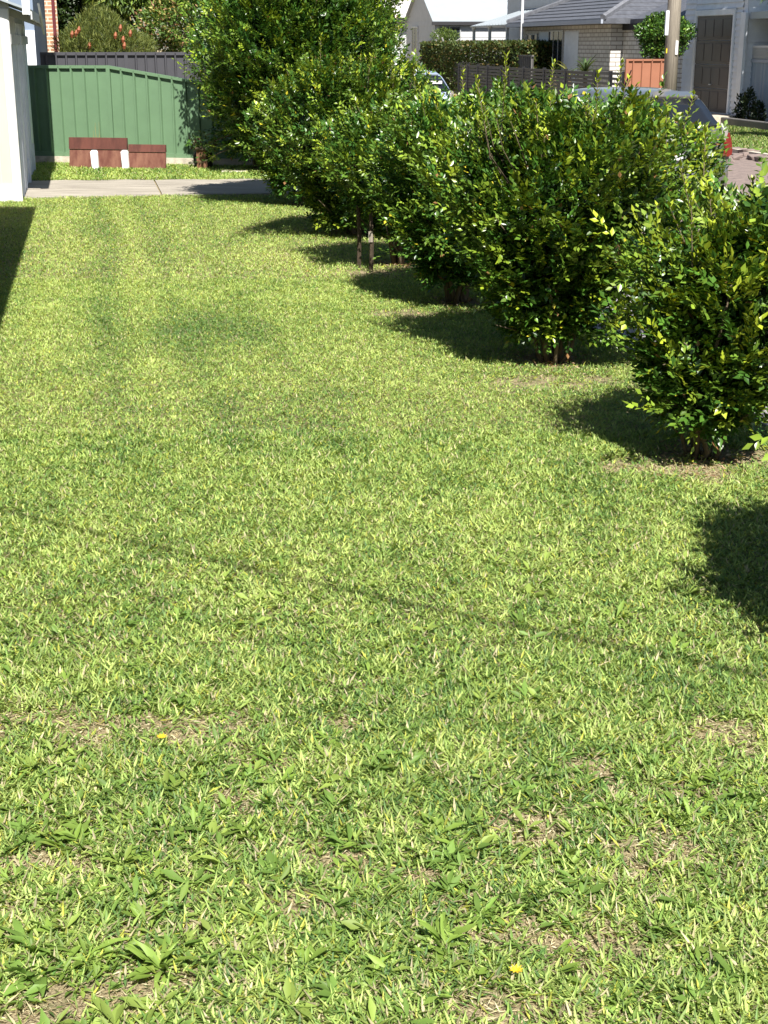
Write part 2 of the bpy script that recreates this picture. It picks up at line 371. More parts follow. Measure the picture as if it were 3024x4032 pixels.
    # hanging or reaching side branches: (angle, height, length)
    for (a, hz, ln, drop) in hang:
        dr0 = np.array([math.cos(a), math.sin(a), drop]); b = np.array([math.cos(a) * r0 * .6, math.sin(a) * r0 * .6, hz])
        stems.tube([b, b + dr0 * ln * .6, b + dr0 * ln + np.array([0, 0, -.05])], [.012, .008, .003], 5)
        m = int(ln * 26)
        fr = r.random(m); B = b + dr0[None] * (fr * ln)[:, None] + r.normal(0, .07, (m, 3))
        o = unit(np.repeat(dr0[None], m, 0) + r.normal(0, .5, (m, 3)))
        a1, a2, a3, a4, a5 = make_twigs(r, B, o, 8, lf, .5)
        ps.append(a1); ds.append(a2); ns.append(a3); Ls.append(a4); ws.append(a5)
        cc = pick(r, m, DEEP[:4], [.4, .3, .2, .1]); cs.append(np.repeat(cc, 8, 0))
    leaf_mesh('foliage', np.concatenate(ps), np.concatenate(ds), np.concatenate(ns), np.concatenate(Ls), np.concatenate(ws), np.concatenate(cs), M['leaf'], t)
    # stems: trunk(s) from the ground spreading into the crown
    if trunk:
        ts = stems; nst = 11
        for k in range(nst):
            a = 6.28 * k / nst + r.uniform(-.4, .4); sc = r0 / .6 * stem * r.uniform(.45, 1.15); b0 = r.uniform(.01, .11); R1 = r0 * r.uniform(.25, .75); tw = r.uniform(-.5, .5)
            b = np.array([math.cos(a) * b0, math.sin(a) * b0, -.02]); p1 = np.array([math.cos(a + tw) * (b0 + .05), math.sin(a + tw) * (b0 + .05), r.uniform(.12, .26)])
            p2 = np.array([math.cos(a + tw) * R1 * .6 + lean[0] * .3, math.sin(a + tw) * R1 * .6 + lean[1] * .3, h * r.uniform(.34, .5)])
            p3 = np.array([math.cos(a + .3) * R1 + lean[0] * .8, math.sin(a + .3) * R1 + lean[1] * .8, h * r.uniform(.75, .92)])
            pm = (p1 + p2) / 2 + r.normal(0, .035, 3)
            ts.tube([b, (b + p1) / 2 + r.normal(0, .012, 3), p1, pm, p2, (p2 + p3) / 2 + r.normal(0, .04, 3), p3], [.026 * sc, .021 * sc, .019 * sc, .015 * sc, .012 * sc, .008, .004], 7)
            for q0, q1 in ((p1, p2), (pm, p3), (p2, p3)):
                e = q0 + np.array([math.cos(a + r.uniform(-1.2, 1.2)) * .28, math.sin(a + r.uniform(-1.2, 1.2)) * .28, r.uniform(.12, .35)]) * r0 / .6
                ts.tube([q0, (q0 + e) / 2 + r.normal(0, .02, 3), e], [.010 * sc, .007, .003], 5)
        ts.build('trunk', M['bark'], t, smooth=True)
    
    return t

def cloud(name, parent, centre, rads, n, lf, cols, probs, seed, material=None, box=False, wf=.5, shell=.25, updir=.4, aspect=None):
    r = np.random.default_rng(seed); c = np.array(centre, float); rd = np.array(rads, float)
    if box:
        p = r.uniform(-1, 1, (n, 3)); ax = r.integers(0, 3, n); sg = np.sign(p[np.arange(n), ax]); p[np.arange(n), ax] = sg * (1 - np.abs(r.normal(0, .12, n)))
        o = np.zeros((n, 3)); o[np.arange(n), ax] = sg
    else:
        o = unit(r.normal(0, 1, (n, 3))); q = np.clip(1 - np.abs(r.normal(0, shell, n)), .1, 1.1)
        l = 1 + .22 * (np.sin(4 * o[:, 0] + seed) + np.sin(5 * o[:, 1] + 2 * seed) + np.sin(6 * o[:, 2] + 3 * seed)) / 1.7
        p = o * (q * l)[:, None]
    P = c + p * rd
    D = unit(o * .6 + r.normal(0, .6, (n, 3)) + np.array([0, 0, updir])); N = unit(o * .5 + r.normal(0, .6, (n, 3)) + np.array([0, 0, .6])); N = unit(N - D * (N * D).sum(1, keepdims=True))
    L = lf * r.uniform(.6, 1.4, n); Wd = L * (wf if aspect is None else aspect)
    return leaf_mesh(name, P, D, N, L, Wd, pick(r, n, cols, probs), material or M['leaf_far'], parent)

# ================================================================== SETTING
g = MB(); g.quad((-400, -60, 0), (400, -60, 0), (400, 600, 0), (-400, 600, 0))
tag(g.build('ground', M['ground']), None, None, kind='structure')
def uvstrip(name, m, pts, z, th=.0):
    b = MB(); n = len(pts); top = [tuple(W(u, v, z)) for u, v in pts]
    b.add(top, [tuple(range(n))])
    if th:
        bot = [tuple(W(u, v, z - th)) for u, v in pts]
        b.add(top + bot, [(i, i + n, (i + 1) % n + n, (i + 1) % n) for i in range(n)])
    return tag(b.build(name, m), None, None, kind='structure')
# crossing driveway: worn concrete slabs with joints
joints = [-3.93, -1.97, 0.62]
drv = MB()
ja = [-4.0, -2.02, .0, 2.0, 3.05]
for a, b in zip(ja[:-1], ja[1:]):
    def edge(u, far): return (14.5 - .13 * (u + 4)) if far else (11.68 - .0 * u)
    g0 = .012
    pts = [(a + g0, edge(a, 0)), (b - g0, edge(b, 0)), (b - g0, edge(b, 1)), (a + g0, edge(a, 1))]
    mid = 13.05
    for q in ([pts[0], pts[1], (b - g0, mid - .01), (a + g0, mid - .01)], [(a + g0, mid + .01), (b - g0, mid + .01), pts[2], pts[3]]):
        top = [tuple(W(u_, v_, .022)) for u_, v_ in q]; bot = [tuple(W(u_, v_, -.03)) for u_, v_ in q]
        drv.hexa(bot + top)
tag(drv.build('driveway', M['concrete']), None, None, kind='structure')
fp = MB(); vv = -8.0
while vv < 80:
    if not (11.6 < vv + .7 < 14.3):
        q = [(.66, vv + .008), (1.86, vv + .008), (1.86, vv + 1.392), (.66, vv + 1.392)]
        fp.hexa([tuple(W(a, b, -.03)) for a, b in q] + [tuple(W(a, b, .02)) for a, b in q])
    vv += 1.4
tag(fp.build('footpath', M['footpath']), None, None, kind='structure')
kb = MB()
kb.hexa([tuple(W(a, b, -.2)) for a, b in [(2.9, -20), (3.05, -20), (3.05, 120), (2.9, 120)]] + [tuple(W(a, b, .03)) for a, b in [(2.9, -20), (3.05, -20), (3.05, 120), (2.9, 120)]])
kb.hexa([tuple(W(a, b, -.2)) for a, b in [(9.4, -20), (9.55, -20), (9.55, 120), (9.4, 120)]] + [tuple(W(a, b, .10)) for a, b in [(9.4, -20), (9.55, -20), (9.55, 120), (9.4, 120)]])
tag(kb.build('kerb', M['plinth']), None, None, kind='structure')
uvstrip('road', M['road'], [(3.05, -20), (9.4, -20), (9.4, 120), (3.05, 120)], .006)

# ================================================================== GRASS
H = 2.05; TH = R(18.2)
def gp(px, py):
    x = (px - 1512) / 5600; y = (2016 - py) / 5600
    d = (x, math.cos(TH) + math.sin(TH) * y, -math.sin(TH) + math.cos(TH) * y); t = -H / d[2]; return d[0] * t, d[1] * t
BARE = [(60, 2850, .10), (190, 2835, .08), (380, 2890, .09), (740, 2885, .13), (85, 3420, .13), (60, 3600, .06), (1020, 3040, .10), (930, 3150, .08), (1370, 2870, .07), (1300, 3400, .08),
        (2060, 3270, .12), (2010, 3330, .09), (2660, 3370, .10), (2230, 3720, .12), (2820, 2900, .10), (2560, 2860, .06), (200, 4000, .07), (560, 3930, .08), (1450, 2700, .05), (2300, 3060, .08),
        (1900, 4000, .09), (2500, 3450, .06), (1650, 3480, .08), (2650, 1850, .22), (2480, 1840, .12), (2950, 1800, .16), (2080, 1510, .18), (2230, 1520, .1), (2340, 1500, .1), (1620, 1240, .18), (1490, 1080, .2), (2850, 3150, .06), (1200, 3560, .05), (2580, 3120, .05)]
BARE = [(*gp(a, b), c) for a, b, c in BARE]
SHR = [(.10, -4.8), (.07, -2.37), (.02, .04), (-.03, 2.4), (-.05, 4.6), (-.1, 7.0), (-.15, 10.2), (-.1, 15.8)]
def grass_patch(seed, n, inside, Lr, Wr, k4, lean=(30, 82)):
    r = np.random.default_rng(seed); X, Y = inside(r, n)
    u, v = UV(X, Y)
    ok = (u > -4.4) & (u < .64)
    # bare patches
    nz = fbm(X, Y, 9, 5); dens = np.ones(len(X))
    for bx, by, br in BARE:
        d = np.hypot((X - bx) / 1.25, Y - by) / br + (nz - .5) * 3.2
        dens = np.minimum(dens, np.clip((d - .45) * 1.1, .13, 1))
    near = np.clip((6.2 - Y) / 3.2, 0, 1)
    dens *= np.clip(1 - near * np.clip((fbm(X, Y, 5, 40) - .46) * 3.0, 0, .6), .1, 1)
    for su, sv in SHR:
        d = np.hypot(u - su, v - sv); dens *= np.clip((d + (nz - .5) * .3 - .16) * 5, .03, 1)
    ok &= r.random(len(X)) < dens
    X, Y = X[ok], Y[ok]; n = len(X)
    big = fbm(X, Y, .9, 21); med = fbm(X, Y, 3.2, 31)
    cl = fbm(X, Y, 14, 61)
    az = r.uniform(0, 2 * math.pi, n); ln = R(1) * r.uniform(lean[0], lean[1], n)
    D = np.stack([np.cos(az) * np.sin(ln), np.sin(az) * np.sin(ln), np.cos(ln)], 1)
    N = unit(np.stack([-np.cos(az) * np.cos(ln), -np.sin(az) * np.cos(ln), np.sin(ln)], 1) + r.normal(0, .25, (n, 3))); N = unit(N - D * (N * D).sum(1, keepdims=True))
    L = r.uniform(*Lr, n) * (.8 + .5 * cl); Wd = r.uniform(*Wr, n)
    P = np.stack([X, Y, r.uniform(-.002, .022, n) * (1 - .5 * near_f(Y)) + .001], 1)
    A = np.array((.225, .335, .072)); B = np.array((.095, .190, .050)); C = np.array((.44, .53, .16)); S = np.array((.50, .44, .26))
    t = np.clip(.56 - .08 * near_f(Y) + (med - .5) * .55 + (big - .5) * .45 + (cl - .5) * .9 + r.normal(0, .30, n), 0, 1)[:, None]
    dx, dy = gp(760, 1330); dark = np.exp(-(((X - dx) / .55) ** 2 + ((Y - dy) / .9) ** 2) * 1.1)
    uu, vv_ = UV(X, Y); far = np.clip((Y - 7) / 4, 0, 1)
    trk = sum(np.exp(-((uu - c0 + .05 * np.sin(vv_ * .7)) / wd_) ** 2) * a_ for c0, wd_, a_ in ((-2.9, .10, .30), (-2.35, .07, .22), (-3.35, .12, -.16), (-1.2, .25, -.08), (-2.62, .12, -.16), (-1.75, .10, .12)))
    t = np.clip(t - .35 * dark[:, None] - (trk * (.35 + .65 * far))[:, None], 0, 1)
    c = np.where(t < .5, B * (1 - t * 2) + A * t * 2, A * (2 - t * 2) + C * (t * 2 - 1))
    st = r.random(n) < .07 + .10 * near_f(Y) * (fbm(X, Y, 6, 77) > .5); c[st] = S * r.uniform(.6, 1.1, (st.sum(), 1))
    yl = r.random(n) < .05; c[yl] = np.array((.40, .42, .07))
    fz = np.clip((Y - 5) / 6, 0, 1)[:, None]; c *= (r.uniform(.58, 1.3, (n, 1)) * (1 - fz * .5) + fz * .5) * (1 + .09 * fz)
    return P, D, N, L, Wd, c
def near_f(Y): return np.clip((6.5 - Y) / 3.5, 0, 1)
def wedge(y0, y1, mar=.55):
    def f(r, n):
        Y = np.sqrt(r.uniform(y0 ** 2, y1 ** 2, n)); X = r.uniform(-1, 1, n) * (Y * .292 + mar); return X, Y
    return f
def uvbox(u0, u1, v0, v1):
    def f(r, n):
        u = r.uniform(u0, u1, n); v = r.uniform(v0, v1, n); return 1.13 + (u - .2 * v) / K, 9.46 + (.2 * u + v) / K
    return f
parts = [grass_patch(1, 250000, wedge(2.1, 4.6, .5), (.016, .050), (.0048, .0085), 0),
         grass_patch(2, 290000, wedge(4.6, 7.6), (.018, .042), (.0050, .0084), 0),
         grass_patch(3, 440000, wedge(7.6, 13), (.018, .036), (.0048, .0080), 0),
         grass_patch(4, 320000, wedge(13, 20.6), (.022, .042), (.0068, .0110), 0)]
cut = []
for P, D, N, L, Wd, c in parts:
    u, v = UV(P[:, 0], P[:, 1]); k = v < 11.72 + .05 * np.sin(u * 9) ; cut.append([q[k] for q in (P, D, N, L, Wd, c)])
gr = leaf_mesh('lawn_grass', *[np.concatenate([q[i] for q in cut]) for i in range(6)], M['blade'], None, fold=.22, wide=.4)
rt = np.random.default_rng(444); X, Y = wedge(2.1, 7.0, .5)(rt, 170000); nb = np.full(len(X), 9.0)
for bx, by, br in BARE: nb = np.minimum(nb, np.hypot((X - bx) / 1.25, Y - by) / br)
k = rt.random(len(X)) < np.clip(1.7 - nb, .12, 1); X, Y = X[k], Y[k]; n = len(X); az = rt.uniform(0, 6.283, n)
D = unit(np.stack([np.cos(az), np.sin(az), rt.normal(0, .22, n)], 1)); N = unit(np.array([[0, 0, 1.0]]) + rt.normal(0, .4, (n, 3))); N = unit(N - D * (N * D).sum(1, keepdims=True))
th = leaf_mesh('dry_thatch', np.stack([X, Y, rt.uniform(.001, .012, n)], 1), D, N, rt.uniform(.010, .040, n), rt.uniform(.0020, .0045, n), pick(rt, n, [(.56, .49, .31), (.42, .34, .19), (.64, .58, .40), (.26, .20, .11)], [.4, .25, .2, .15]), M['blade'])
tag(th, 'dry straw coloured thatch lying in the bare patches of the lawn', 'thatch', kind='stuff')
tag(gr, 'short sunlit green lawn with straw coloured patches', 'grass', kind='stuff')
# verge between driveway and green fence, kerbside strip, far verge
P, D, N, L, Wd, c = grass_patch(5, 60000, uvbox(-4.0, .6, 13.9, 17.9), (.04, .07), (.012, .018), 0)
u, v = UV(P[:, 0], P[:, 1]); k = (v > 14.42 - .13 * (u + 4) + .06 * np.sin(u * 7)) & (P[:, 1] < 26.25 - .186 * (P[:, 0] + 5.95))
gv = leaf_mesh('verge_grass', P[k], D[k], N[k], L[k], Wd[k], c[k], M['blade'], None, fold=.22, wide=.4)
tag(gv, 'strip of short grass between the concrete driveway and the green fence', 'grass', kind='stuff')
def rough_grass(name, label, seed, n, u0, u1, v0, v1, Lr, Wr):
    r = np.random.default_rng(seed); X, Y = uvbox(u0, u1, v0, v1)(r, n)
    az = r.uniform(0, 6.28, n); ln = r.uniform(.4, 1.3, n)
    D = np.stack([np.cos(az) * np.sin(ln), np.sin(az) * np.sin(ln), np.cos(ln)], 1)
    N = unit(np.stack([-np.cos(az) * np.cos(ln), -np.sin(az) * np.cos(ln), np.sin(ln)], 1))
    c = pick(r, n, [(.17, .25, .055), (.08, .15, .04), (.3, .36, .1), (.42, .36, .2)], [.4, .3, .2, .1])
    tag(leaf_mesh(name, np.stack([X, Y, np.zeros(n)], 1), D, N, r.uniform(*Lr, n), r.uniform(*Wr, n), c, M['blade'], None), label, 'grass', kind='stuff')
rough_grass('kerbside_grass', 'narrow grass strip between the footpath and the kerb', 8, 40000, 1.88, 2.88, -2, 16, (.04, .07), (.010, .016))
rough_grass('far_verge_grass', 'grass in front of the white garage across the road', 9, 60000, 9.7, 13.4, 15, 27, (.06, .10), (.02, .03))

# soil rings and fallen leaves under the hedge
lit = np.random.default_rng(90); PP = []
for su, sv in SHR:
    n = 420; a = lit.uniform(0, 6.28, n); d = np.abs(lit.normal(0, .32, n)); q = W(su, sv)
    PP.append(np.stack([q.x + np.cos(a) * d, q.y + np.sin(a) * d, lit.uniform(.006, .03, n)], 1))
PP = np.concatenate(PP); n = len(PP); D = unit(lit.normal(0, 1, (n, 3)) * (1, 1, .2)); N = unit(np.array([[0, 0, 1.0]]) + lit.normal(0, .35, (n, 3))); N = unit(N - D * (N * D).sum(1, keepdims=True))
fl = leaf_mesh('fallen_leaves', PP, D, N, lit.uniform(.02, .045, n), lit.uniform(.012, .02, n), pick(lit, n, [(.36, .25, .15), (.22, .13, .07), (.45, .36, .24), (.35, .38, .05)], [.4, .35, .18, .07]), M['leaf_far'])
tag(fl, 'dry brown leaves scattered on the soil under the hedge shrubs', 'leaf litter', kind='stuff')

# weeds in the near lawn: separate rosettes
def rosette(px, py, nl, size, seed, kind):
    r = np.random.default_rng(seed); x, y = gp(px, py)
    nl = int(nl * 1.5); a = np.arange(nl) * 2.4 + r.uniform(0, 6) + r.normal(0, .8, nl); el = r.uniform(.05, .65, nl) ** 1.0; el[r.random(nl) < .15] = .9
    D = np.stack([np.cos(a) * np.cos(el), np.sin(a) * np.cos(el), np.sin(el)], 1)
    N = np.stack([-np.cos(a) * np.sin(el), -np.sin(a) * np.sin(el), np.cos(el)], 1) + r.normal(0, .12, (nl, 3)); N = unit(N - D * (N * D).sum(1, keepdims=True))
    L = size * .9 * r.uniform(.3, 1.15, nl); Wd = L * {0: .17, 1: .27, 2: .10}[kind] * r.uniform(.8, 1.2, nl)
    # three-segment leaf with curved rib
    T = [0, .25, .5, .75, 1.0]; Wf = [.25, .75, 1.0, .8, 0.05]; Cv = [0, .03, .03, -.03, -.14]
    S = np.cross(D, N); vs = []; k = len(T)
    sb = r.normal(0, .22, nl); cb = r.uniform(-.2, .12, nl)
    for t, wf, cv in zip(T, Wf, Cv):
        ctr = D * (L * t)[:, None] + N * (L * (cv + cb * t * t))[:, None] + S * (L * sb * t * t)[:, None]
        jag = 1 + (r.uniform(-.22, .22, nl) if kind == 1 else 0)
        vs += [ctr - S * (Wd * wf * .5 * jag)[:, None] + N * (Wd * wf * .12)[:, None], ctr, ctr + S * (Wd * wf * .5 * jag)[:, None] + N * (Wd * wf * .12)[:, None]]
    V = np.stack(vs, 1); idx = []
    for i in range(k - 1):
        b = 3 * i; idx += [b, b + 1, b + 4, b + 3, b + 1, b + 2, b + 5, b + 4]
    loops = (np.arange(nl) * 15)[:, None] + np.array(idx)[None]
    base = {0: (.20, .30, .055), 1: (.17, .28, .055), 2: (.14, .23, .045)}[kind]
    c = np.repeat(np.array([base]) * r.uniform(.7, 1.35, (nl, 1)), 15, 0)
    V += r.normal(0, .0022, V.shape) + np.repeat(r.normal(0, .006, (nl, 1, 3)), 15, 1)
    o = np_mesh('weed_rosette', V.reshape(-1, 3), loops.reshape(-1), 4, c, M['blade'])
    o.location = (x, y, .004); return o
WEEDS = [(600, 2770, 9, .09, 2), (560, 2800, 8, .09, 0), (760, 2770, 7, .08, 0), (300, 3560, 11, .10, 1), (120, 3750, 11, .12, 1), (350, 3800, 12, .12, 0), (640, 3830, 12, .13, 0), (130, 3860, 8, .12, 1),
         (1740, 3740, 13, .13, 0), (2310, 3090, 10, .10, 2), (2060, 3130, 11, .09, 1), (1770, 3400, 10, .09, 1), (2250, 3430, 11, .09, 0), (2720, 3240, 13, .10, 0), (2920, 3170, 10, .09, 1), (2520, 2810, 11, .09, 2),
         (2120, 3560, 12, .08, 2), (2600, 3680, 11, .09, 2), (1900, 3620, 10, .09, 1), (960, 3300, 11, .09, 0), (1230, 3100, 9, .08, 2), (1470, 3860, 10, .10, 0), (2880, 3860, 12, .09, 1), (470, 3400, 11, .09, 2),
         (1420, 2670, 6, .06, 1), (1620, 2900, 9, .07, 1), (820, 3020, 8, .08, 0), (1960, 2700, 8, .06, 2), (2450, 3960, 9, .09, 0), (1500, 3500, 10, .07, 1), (2830, 2820, 8, .07, 2), (150, 3080, 9, .08, 0), (2160, 2860, 9, .07, 0),
         (980, 3080, 8, .08, 1), (400, 3280, 9, .08, 0), (2700, 3600, 9, .08, 1), (60, 3300, 8, .08, 2)]
rw = np.random.default_rng(919); Pw = []; Dw = []; Lw = []; Cw = []
for k in range(2000):
    Yc = math.sqrt(rw.uniform(2.2 ** 2, 5.6 ** 2)); Xc = rw.uniform(-1, 1) * (Yc * .292 + .4)
    if rw.random() > .25 + .75 * math.exp(-(((Xc + .9) / .8) ** 2 + ((Yc - 2.9) / .8) ** 2)) + (.25 if Yc < 3.9 else 0): continue
    m = rw.integers(4, 10); sz = rw.uniform(.030, .075); a = rw.uniform(0, 6.283, m); el = rw.uniform(0, .75, m)
    Pw.append(np.tile([Xc, Yc, rw.uniform(.006, .022)], (m, 1)) + rw.normal(0, .004, (m, 3))); Dw.append(np.stack([np.cos(a) * np.cos(el), np.sin(a) * np.cos(el), np.sin(el)], 1))
    Lw.append(sz * rw.uniform(.6, 1.2, m)); Cw.append(np.array([[(.19, .29, .05), (.15, .25, .05), (.25, .34, .07)][rw.integers(3)]]) * rw.uniform(.75, 1.2, (m, 1)))
Pw, Dw, Lw, Cw = map(np.concatenate, (Pw, Dw, Lw, Cw)); Dw = unit(Dw); Nw = unit(np.array([[0, 0, 1.0]]) + rw.normal(0, .3, Dw.shape)); Nw = unit(Nw - Dw * (Nw * Dw).sum(1, keepdims=True))
lw_ = leaf_mesh('lawn_weeds', Pw, Dw, Nw, Lw, Lw * rw.uniform(.16, .36, len(Lw)), Cw, M['blade'], fold=.22, wide=.6)
tag(lw_, 'small broad-leaved plants mixed all through the near lawn', 'ground cover', kind='stuff')
kinds = {0: 'narrow-leaved green weed', 1: 'broad jagged-leaved weed', 2: 'dark grassy weed tuft'}
cells = {}
for q in WEEDS:
    row = ['below the middle of the photo', 'in the lower third', 'above the bottom edge', 'beside the bottom edge'][min(3, max(0, int((q[1] - 2600) / 340)))]
    colm = ['at the far left', 'left of centre', 'near the centre', 'right of centre', 'at the far right'][min(4, int(q[0] / 605))]
    cells.setdefault((q[4], row, colm), []).append(q)
for i, (px, py, nl, sz, kd) in enumerate(WEEDS):
    for key, qs in cells.items():
        if (px, py, nl, sz, kd) in qs: break
    lab = kinds[kd] + ' ' + key[1] + ' ' + key[2]
    if len(qs) > 1: lab = ['left', 'middle', 'right'][0 if (px, py) == min((a_, b_) for a_, b_, *_ in qs) else (2 if (px, py) == max((a_, b_) for a_, b_, *_ in qs) else 1)] + ' ' + lab
    tag(rosette(px, py, nl * 2 if kd != 2 else nl * 3, sz * .82, 300 + i, kd), lab, 'weed', {0: 'narrow-leaved weeds in the near lawn', 1: 'broad-leaved weeds in the near lawn', 2: 'grassy weeds in the near lawn'}[kd])
for i, (px, py, lab, m) in enumerate([(2030, 3880, 'yellow flower lying in the grass near the bottom edge', 'flower_y'), (640, 2950, 'small orange flower in the grass below the bare patch', 'flower_y')]):
    x, y = gp(px, py); b = MB()
    for k in range(9):
        a = k * .7; b.quad((0, 0, 0), (math.cos(a - .25) * .011, math.sin(a - .25) * .011, .004), (math.cos(a) * .018, math.sin(a) * .018, .006), (math.cos(a + .25) * .011, math.sin(a + .25) * .011, .004))
    o = b.build('lawn_flower', M[m]); o.location = (x, y, .04); tag(o, lab, 'flower')

# ================================================================== HEDGE ROW
shrub('nearest full hedge shrub with pale branching trunk at the lawn edge', *SHR[1], 1.27, .44, 101, ntw=2100, lf=.047, lean=(.16, .0), shoots=30, yellow=.26, low_w=.62, top_w=1.05, lump=.24, z0=.19, tilt=.14, stem=1.1)
shrub('second nearest hedge shrub in front of the silver car', *SHR[2], 1.60, .76, 102, ntw=5000, lf=.045, lean=(.12, .05), shoots=52, yellow=.18, low_w=.44, top_w=.98, lump=.26, z0=.20, tilt=-.02, stem=.85)
shrub('third nearest hedge shrub, in the middle of the row', *SHR[3], 1.54, .70, 103, ntw=4300, lf=.045, lean=(.10, 0), shoots=40, yellow=.18, lump=.26, low_w=.50, top_w=.98, z0=.2)
shrub('hedge shrub just right of the two dark garden stakes', *SHR[4], 1.42, .72, 104, ntw=3700, lf=.046, lean=(.12, 0), shoots=30, yellow=.16, lump=.26, low_w=.32, top_w=.98, z0=.33)
shrub('hedge shrub behind the garden stakes, next to the tallest shrub', *SHR[5], 1.80, .76, 105, ntw=4200, lf=.049, shoots=26, yellow=.16, lump=.26, low_w=.66, top_w=.95, z0=.14)
shrub('tallest hedge shrub, hiding the right end of the green fence', *SHR[6], 3.2, 1.20, 106, ntw=9000, lf=.057, z0=.2, shoots=30, yellow=.16, low_w=.46, top_w=.86, lump=.26,
      hang=[(2.9, 1.0, .85, -.3), (3.3, .85, .7, -.35), (2.6, 1.3, .8, -.2), (3.1, 1.7, .6, .1), (3.0, 1.1, .7, -.25)])
shrub('tall dark shrub beyond the driveway beside the green fence', *SHR[7], 3.1, 1.15, 107, ntw=4200, lf=.070, z0=.3, shoots=16, yellow=.06, low_w=.6)
shrub('hedge shrub beyond the right edge of the lawn whose shadow reaches in', *SHR[0], 1.40, .66, 108, ntw=2600, lf=.05, shoots=24, yellow=.12, lump=.42)

# two dark stakes
for (x, y, hh, lab) in [(-.245, 13.75, .60, 'left one of two dark stakes under the hedge'), (-.125, 13.55, .55, 'right one of two dark stakes under the hedge, with a pale tag')]:
    t = thing('garden_stake', lab, 'stake', (x, y, 0), 0)
    MB().tube([(0, 0, -.05), (.01, 0, hh * .5), (0, 0, hh)], [.022, .02, .018], 6).build('shaft', M['bark_dark'], t)
    if x > -.2: MB().box(-.02, .02, -.03, -.022, .28, .38).build('tag', M['pole'], t)

# ================================================================== LEFT HOUSE (beside the lawn; its shadow reaches in)
t = thing('weatherboard_house', 'house beyond the left edge whose straight shadow falls on the lawn', 'house', W(-4.45, -6))
b = MB(); b.box(-6, 0, -1.5, 13.7, 0, 2.75); b.boards_x(-1.5, 13.7, 0, .1, 2.7, .16, 1); b.build('wall', M['white_board'], t)
b = MB(); b.add([(.74, -2, 2.66), (.74, 14.25, 2.66), (-3, 14.25, 4.2), (-3, -2, 4.2), (.74, -2, 2.80), (.74, 14.25, 2.80), (-3, 14.25, 4.34), (-3, -2, 4.34), (-6.7, -2, 2.66), (-6.7, 14.25, 2.66), (-6.7, -2, 2.80), (-6.7, 14.25, 2.80)],
                [(0, 1, 2, 3), (4, 7, 6, 5), (0, 4, 5, 1), (3, 2, 9, 8), (7, 10, 11, 6), (8, 9, 11, 10), (1, 5, 6, 2), (2, 6, 11, 9), (0, 3, 7, 4), (3, 8, 10, 7)])
b.build('roof', M['roof_metal'], t)

# ================================================================== SHED on the left
t = thing('garden_shed', 'white and cream garden shed at the left edge with overhanging eaves', 'shed', W(-3.93, 11.33))
# local: x<0 into the shed, y along the street
MB().box(-4, -.10, 0, .04, .24, 2.44).build('front_panel', M['cream'], t)
b = MB(); b.box(-4, -.10, -.016, 0, 0, .24); b.build('skirting', M['white'], t)
b = MB()
for x in (-.25,): b.box(x - .004, x + .004, -.006, 0, .24, 2.44)
b.build('panel_joint', M['roof_beige'], t)
b = MB(); b.box(-.11, .015, -.05, .04, 0, 2.5); b.build('corner_post', M['white'], t, bevel=.02)
b = MB(); b.box(-4, -.02, .045, 6.0, 0, 2.5); b.build('wall', M['grey_board'], t)
b = MB(); b.boards_x(.08, 5.98, -.018, .02, 2.35, 2.4, 1, .01)
for y in (.55, 1.1, 1.7, 2.72, 3.3, 3.9, 4.5): b.box(-.018, .012, y, y + .05, .0, 2.35)
b.build('side_panel', M['shade_blue_board'], t)
b = MB(); b.box(-.018, .03, 2.70, 2.84, 0, .36); b.box(-.018, .03, 2.76, 2.84, .36, 2.3); b.build('side_trim', M['shade_blue_board'], t); MB().box(-.018, .035, 4.78, 4.86, 0, .48).build('side_trim', M['shade_blue_board'], t)
b = MB(); b.box(-4, .02, -.03, .045, 2.46, 2.62); b.box(-.02, .02, .05, 6.0, 2.05, 2.18); b.box(-.02, .014, .05, 1.4, 2.18, 2.5); b.build('beam', M['white_board'], t)
for i in range(9):
    b = MB(); y = .25 + i * .68; b.hexa([(-.3, y, 2.52), (.27, y, 2.32), (.27, y + .05, 2.32), (-.3, y + .05, 2.52), (-.3, y, 2.64), (.27, y, 2.42), (.27, y + .05, 2.42), (-.3, y + .05, 2.64)]); b.build('rafter', M['white_board'], t)

b = MB()
b.hexa([(-2.2, -.22, 3.35), (.30, -.22, 2.46), (.30, 6.1, 2.46), (-2.2, 6.1, 3.35), (-2.2, -.22, 3.38), (.30, -.22, 2.49), (.30, 6.1, 2.49), (-2.2, 6.1, 3.38)])
b.hexa([(-4.6, -.22, 2.46), (-2.2, -.22, 3.35), (-2.2, 6.1, 3.35), (-4.6, 6.1, 2.46), (-4.6, -.22, 2.49), (-2.2, -.22, 3.38), (-2.2, 6.1, 3.38), (-4.6, 6.1, 2.49)])
b.build('roof', M['roof_metal'], t)
b = MB(); b.box(.29, .32, -.2, 6.1, 2.36, 2.46); b.build('fascia', M['white_board'], t)
b = MB(); b.hexa([(.20, 5.90, 2.44), (.24, 5.90, 2.44), (.24, 6.16, 2.5), (.20, 6.16, 2.5), (.22, 3.5, 2.40), (.25, 3.5, 2.40), (.25, 3.5, 2.5), (.22, 3.5, 2.5)]) if False else None
b.add([(.325, 2.2, 2.62), (.325, 2.5, 2.62), (.325, 4.6, 2.30), (.325, 4.5, 2.20), (.325, 4.0, 2.24), (.355, 2.2, 2.62), (.355, 2.5, 2.62), (.355, 4.6, 2.30), (.355, 4.5, 2.20), (.355, 4.0, 2.24)],
      [(0, 1, 2, 3, 4), (9, 8, 7, 6, 5), (0, 5, 6, 1), (1, 6, 7, 2), (2, 7, 8, 3), (3, 8, 9, 4), (4, 9, 5, 0)]).build('barge_board', M['white_board'], t)
MB().box(.20, .30, -.26, -.21, 2.42, 2.9).build('gutter_end', M['white'], t)

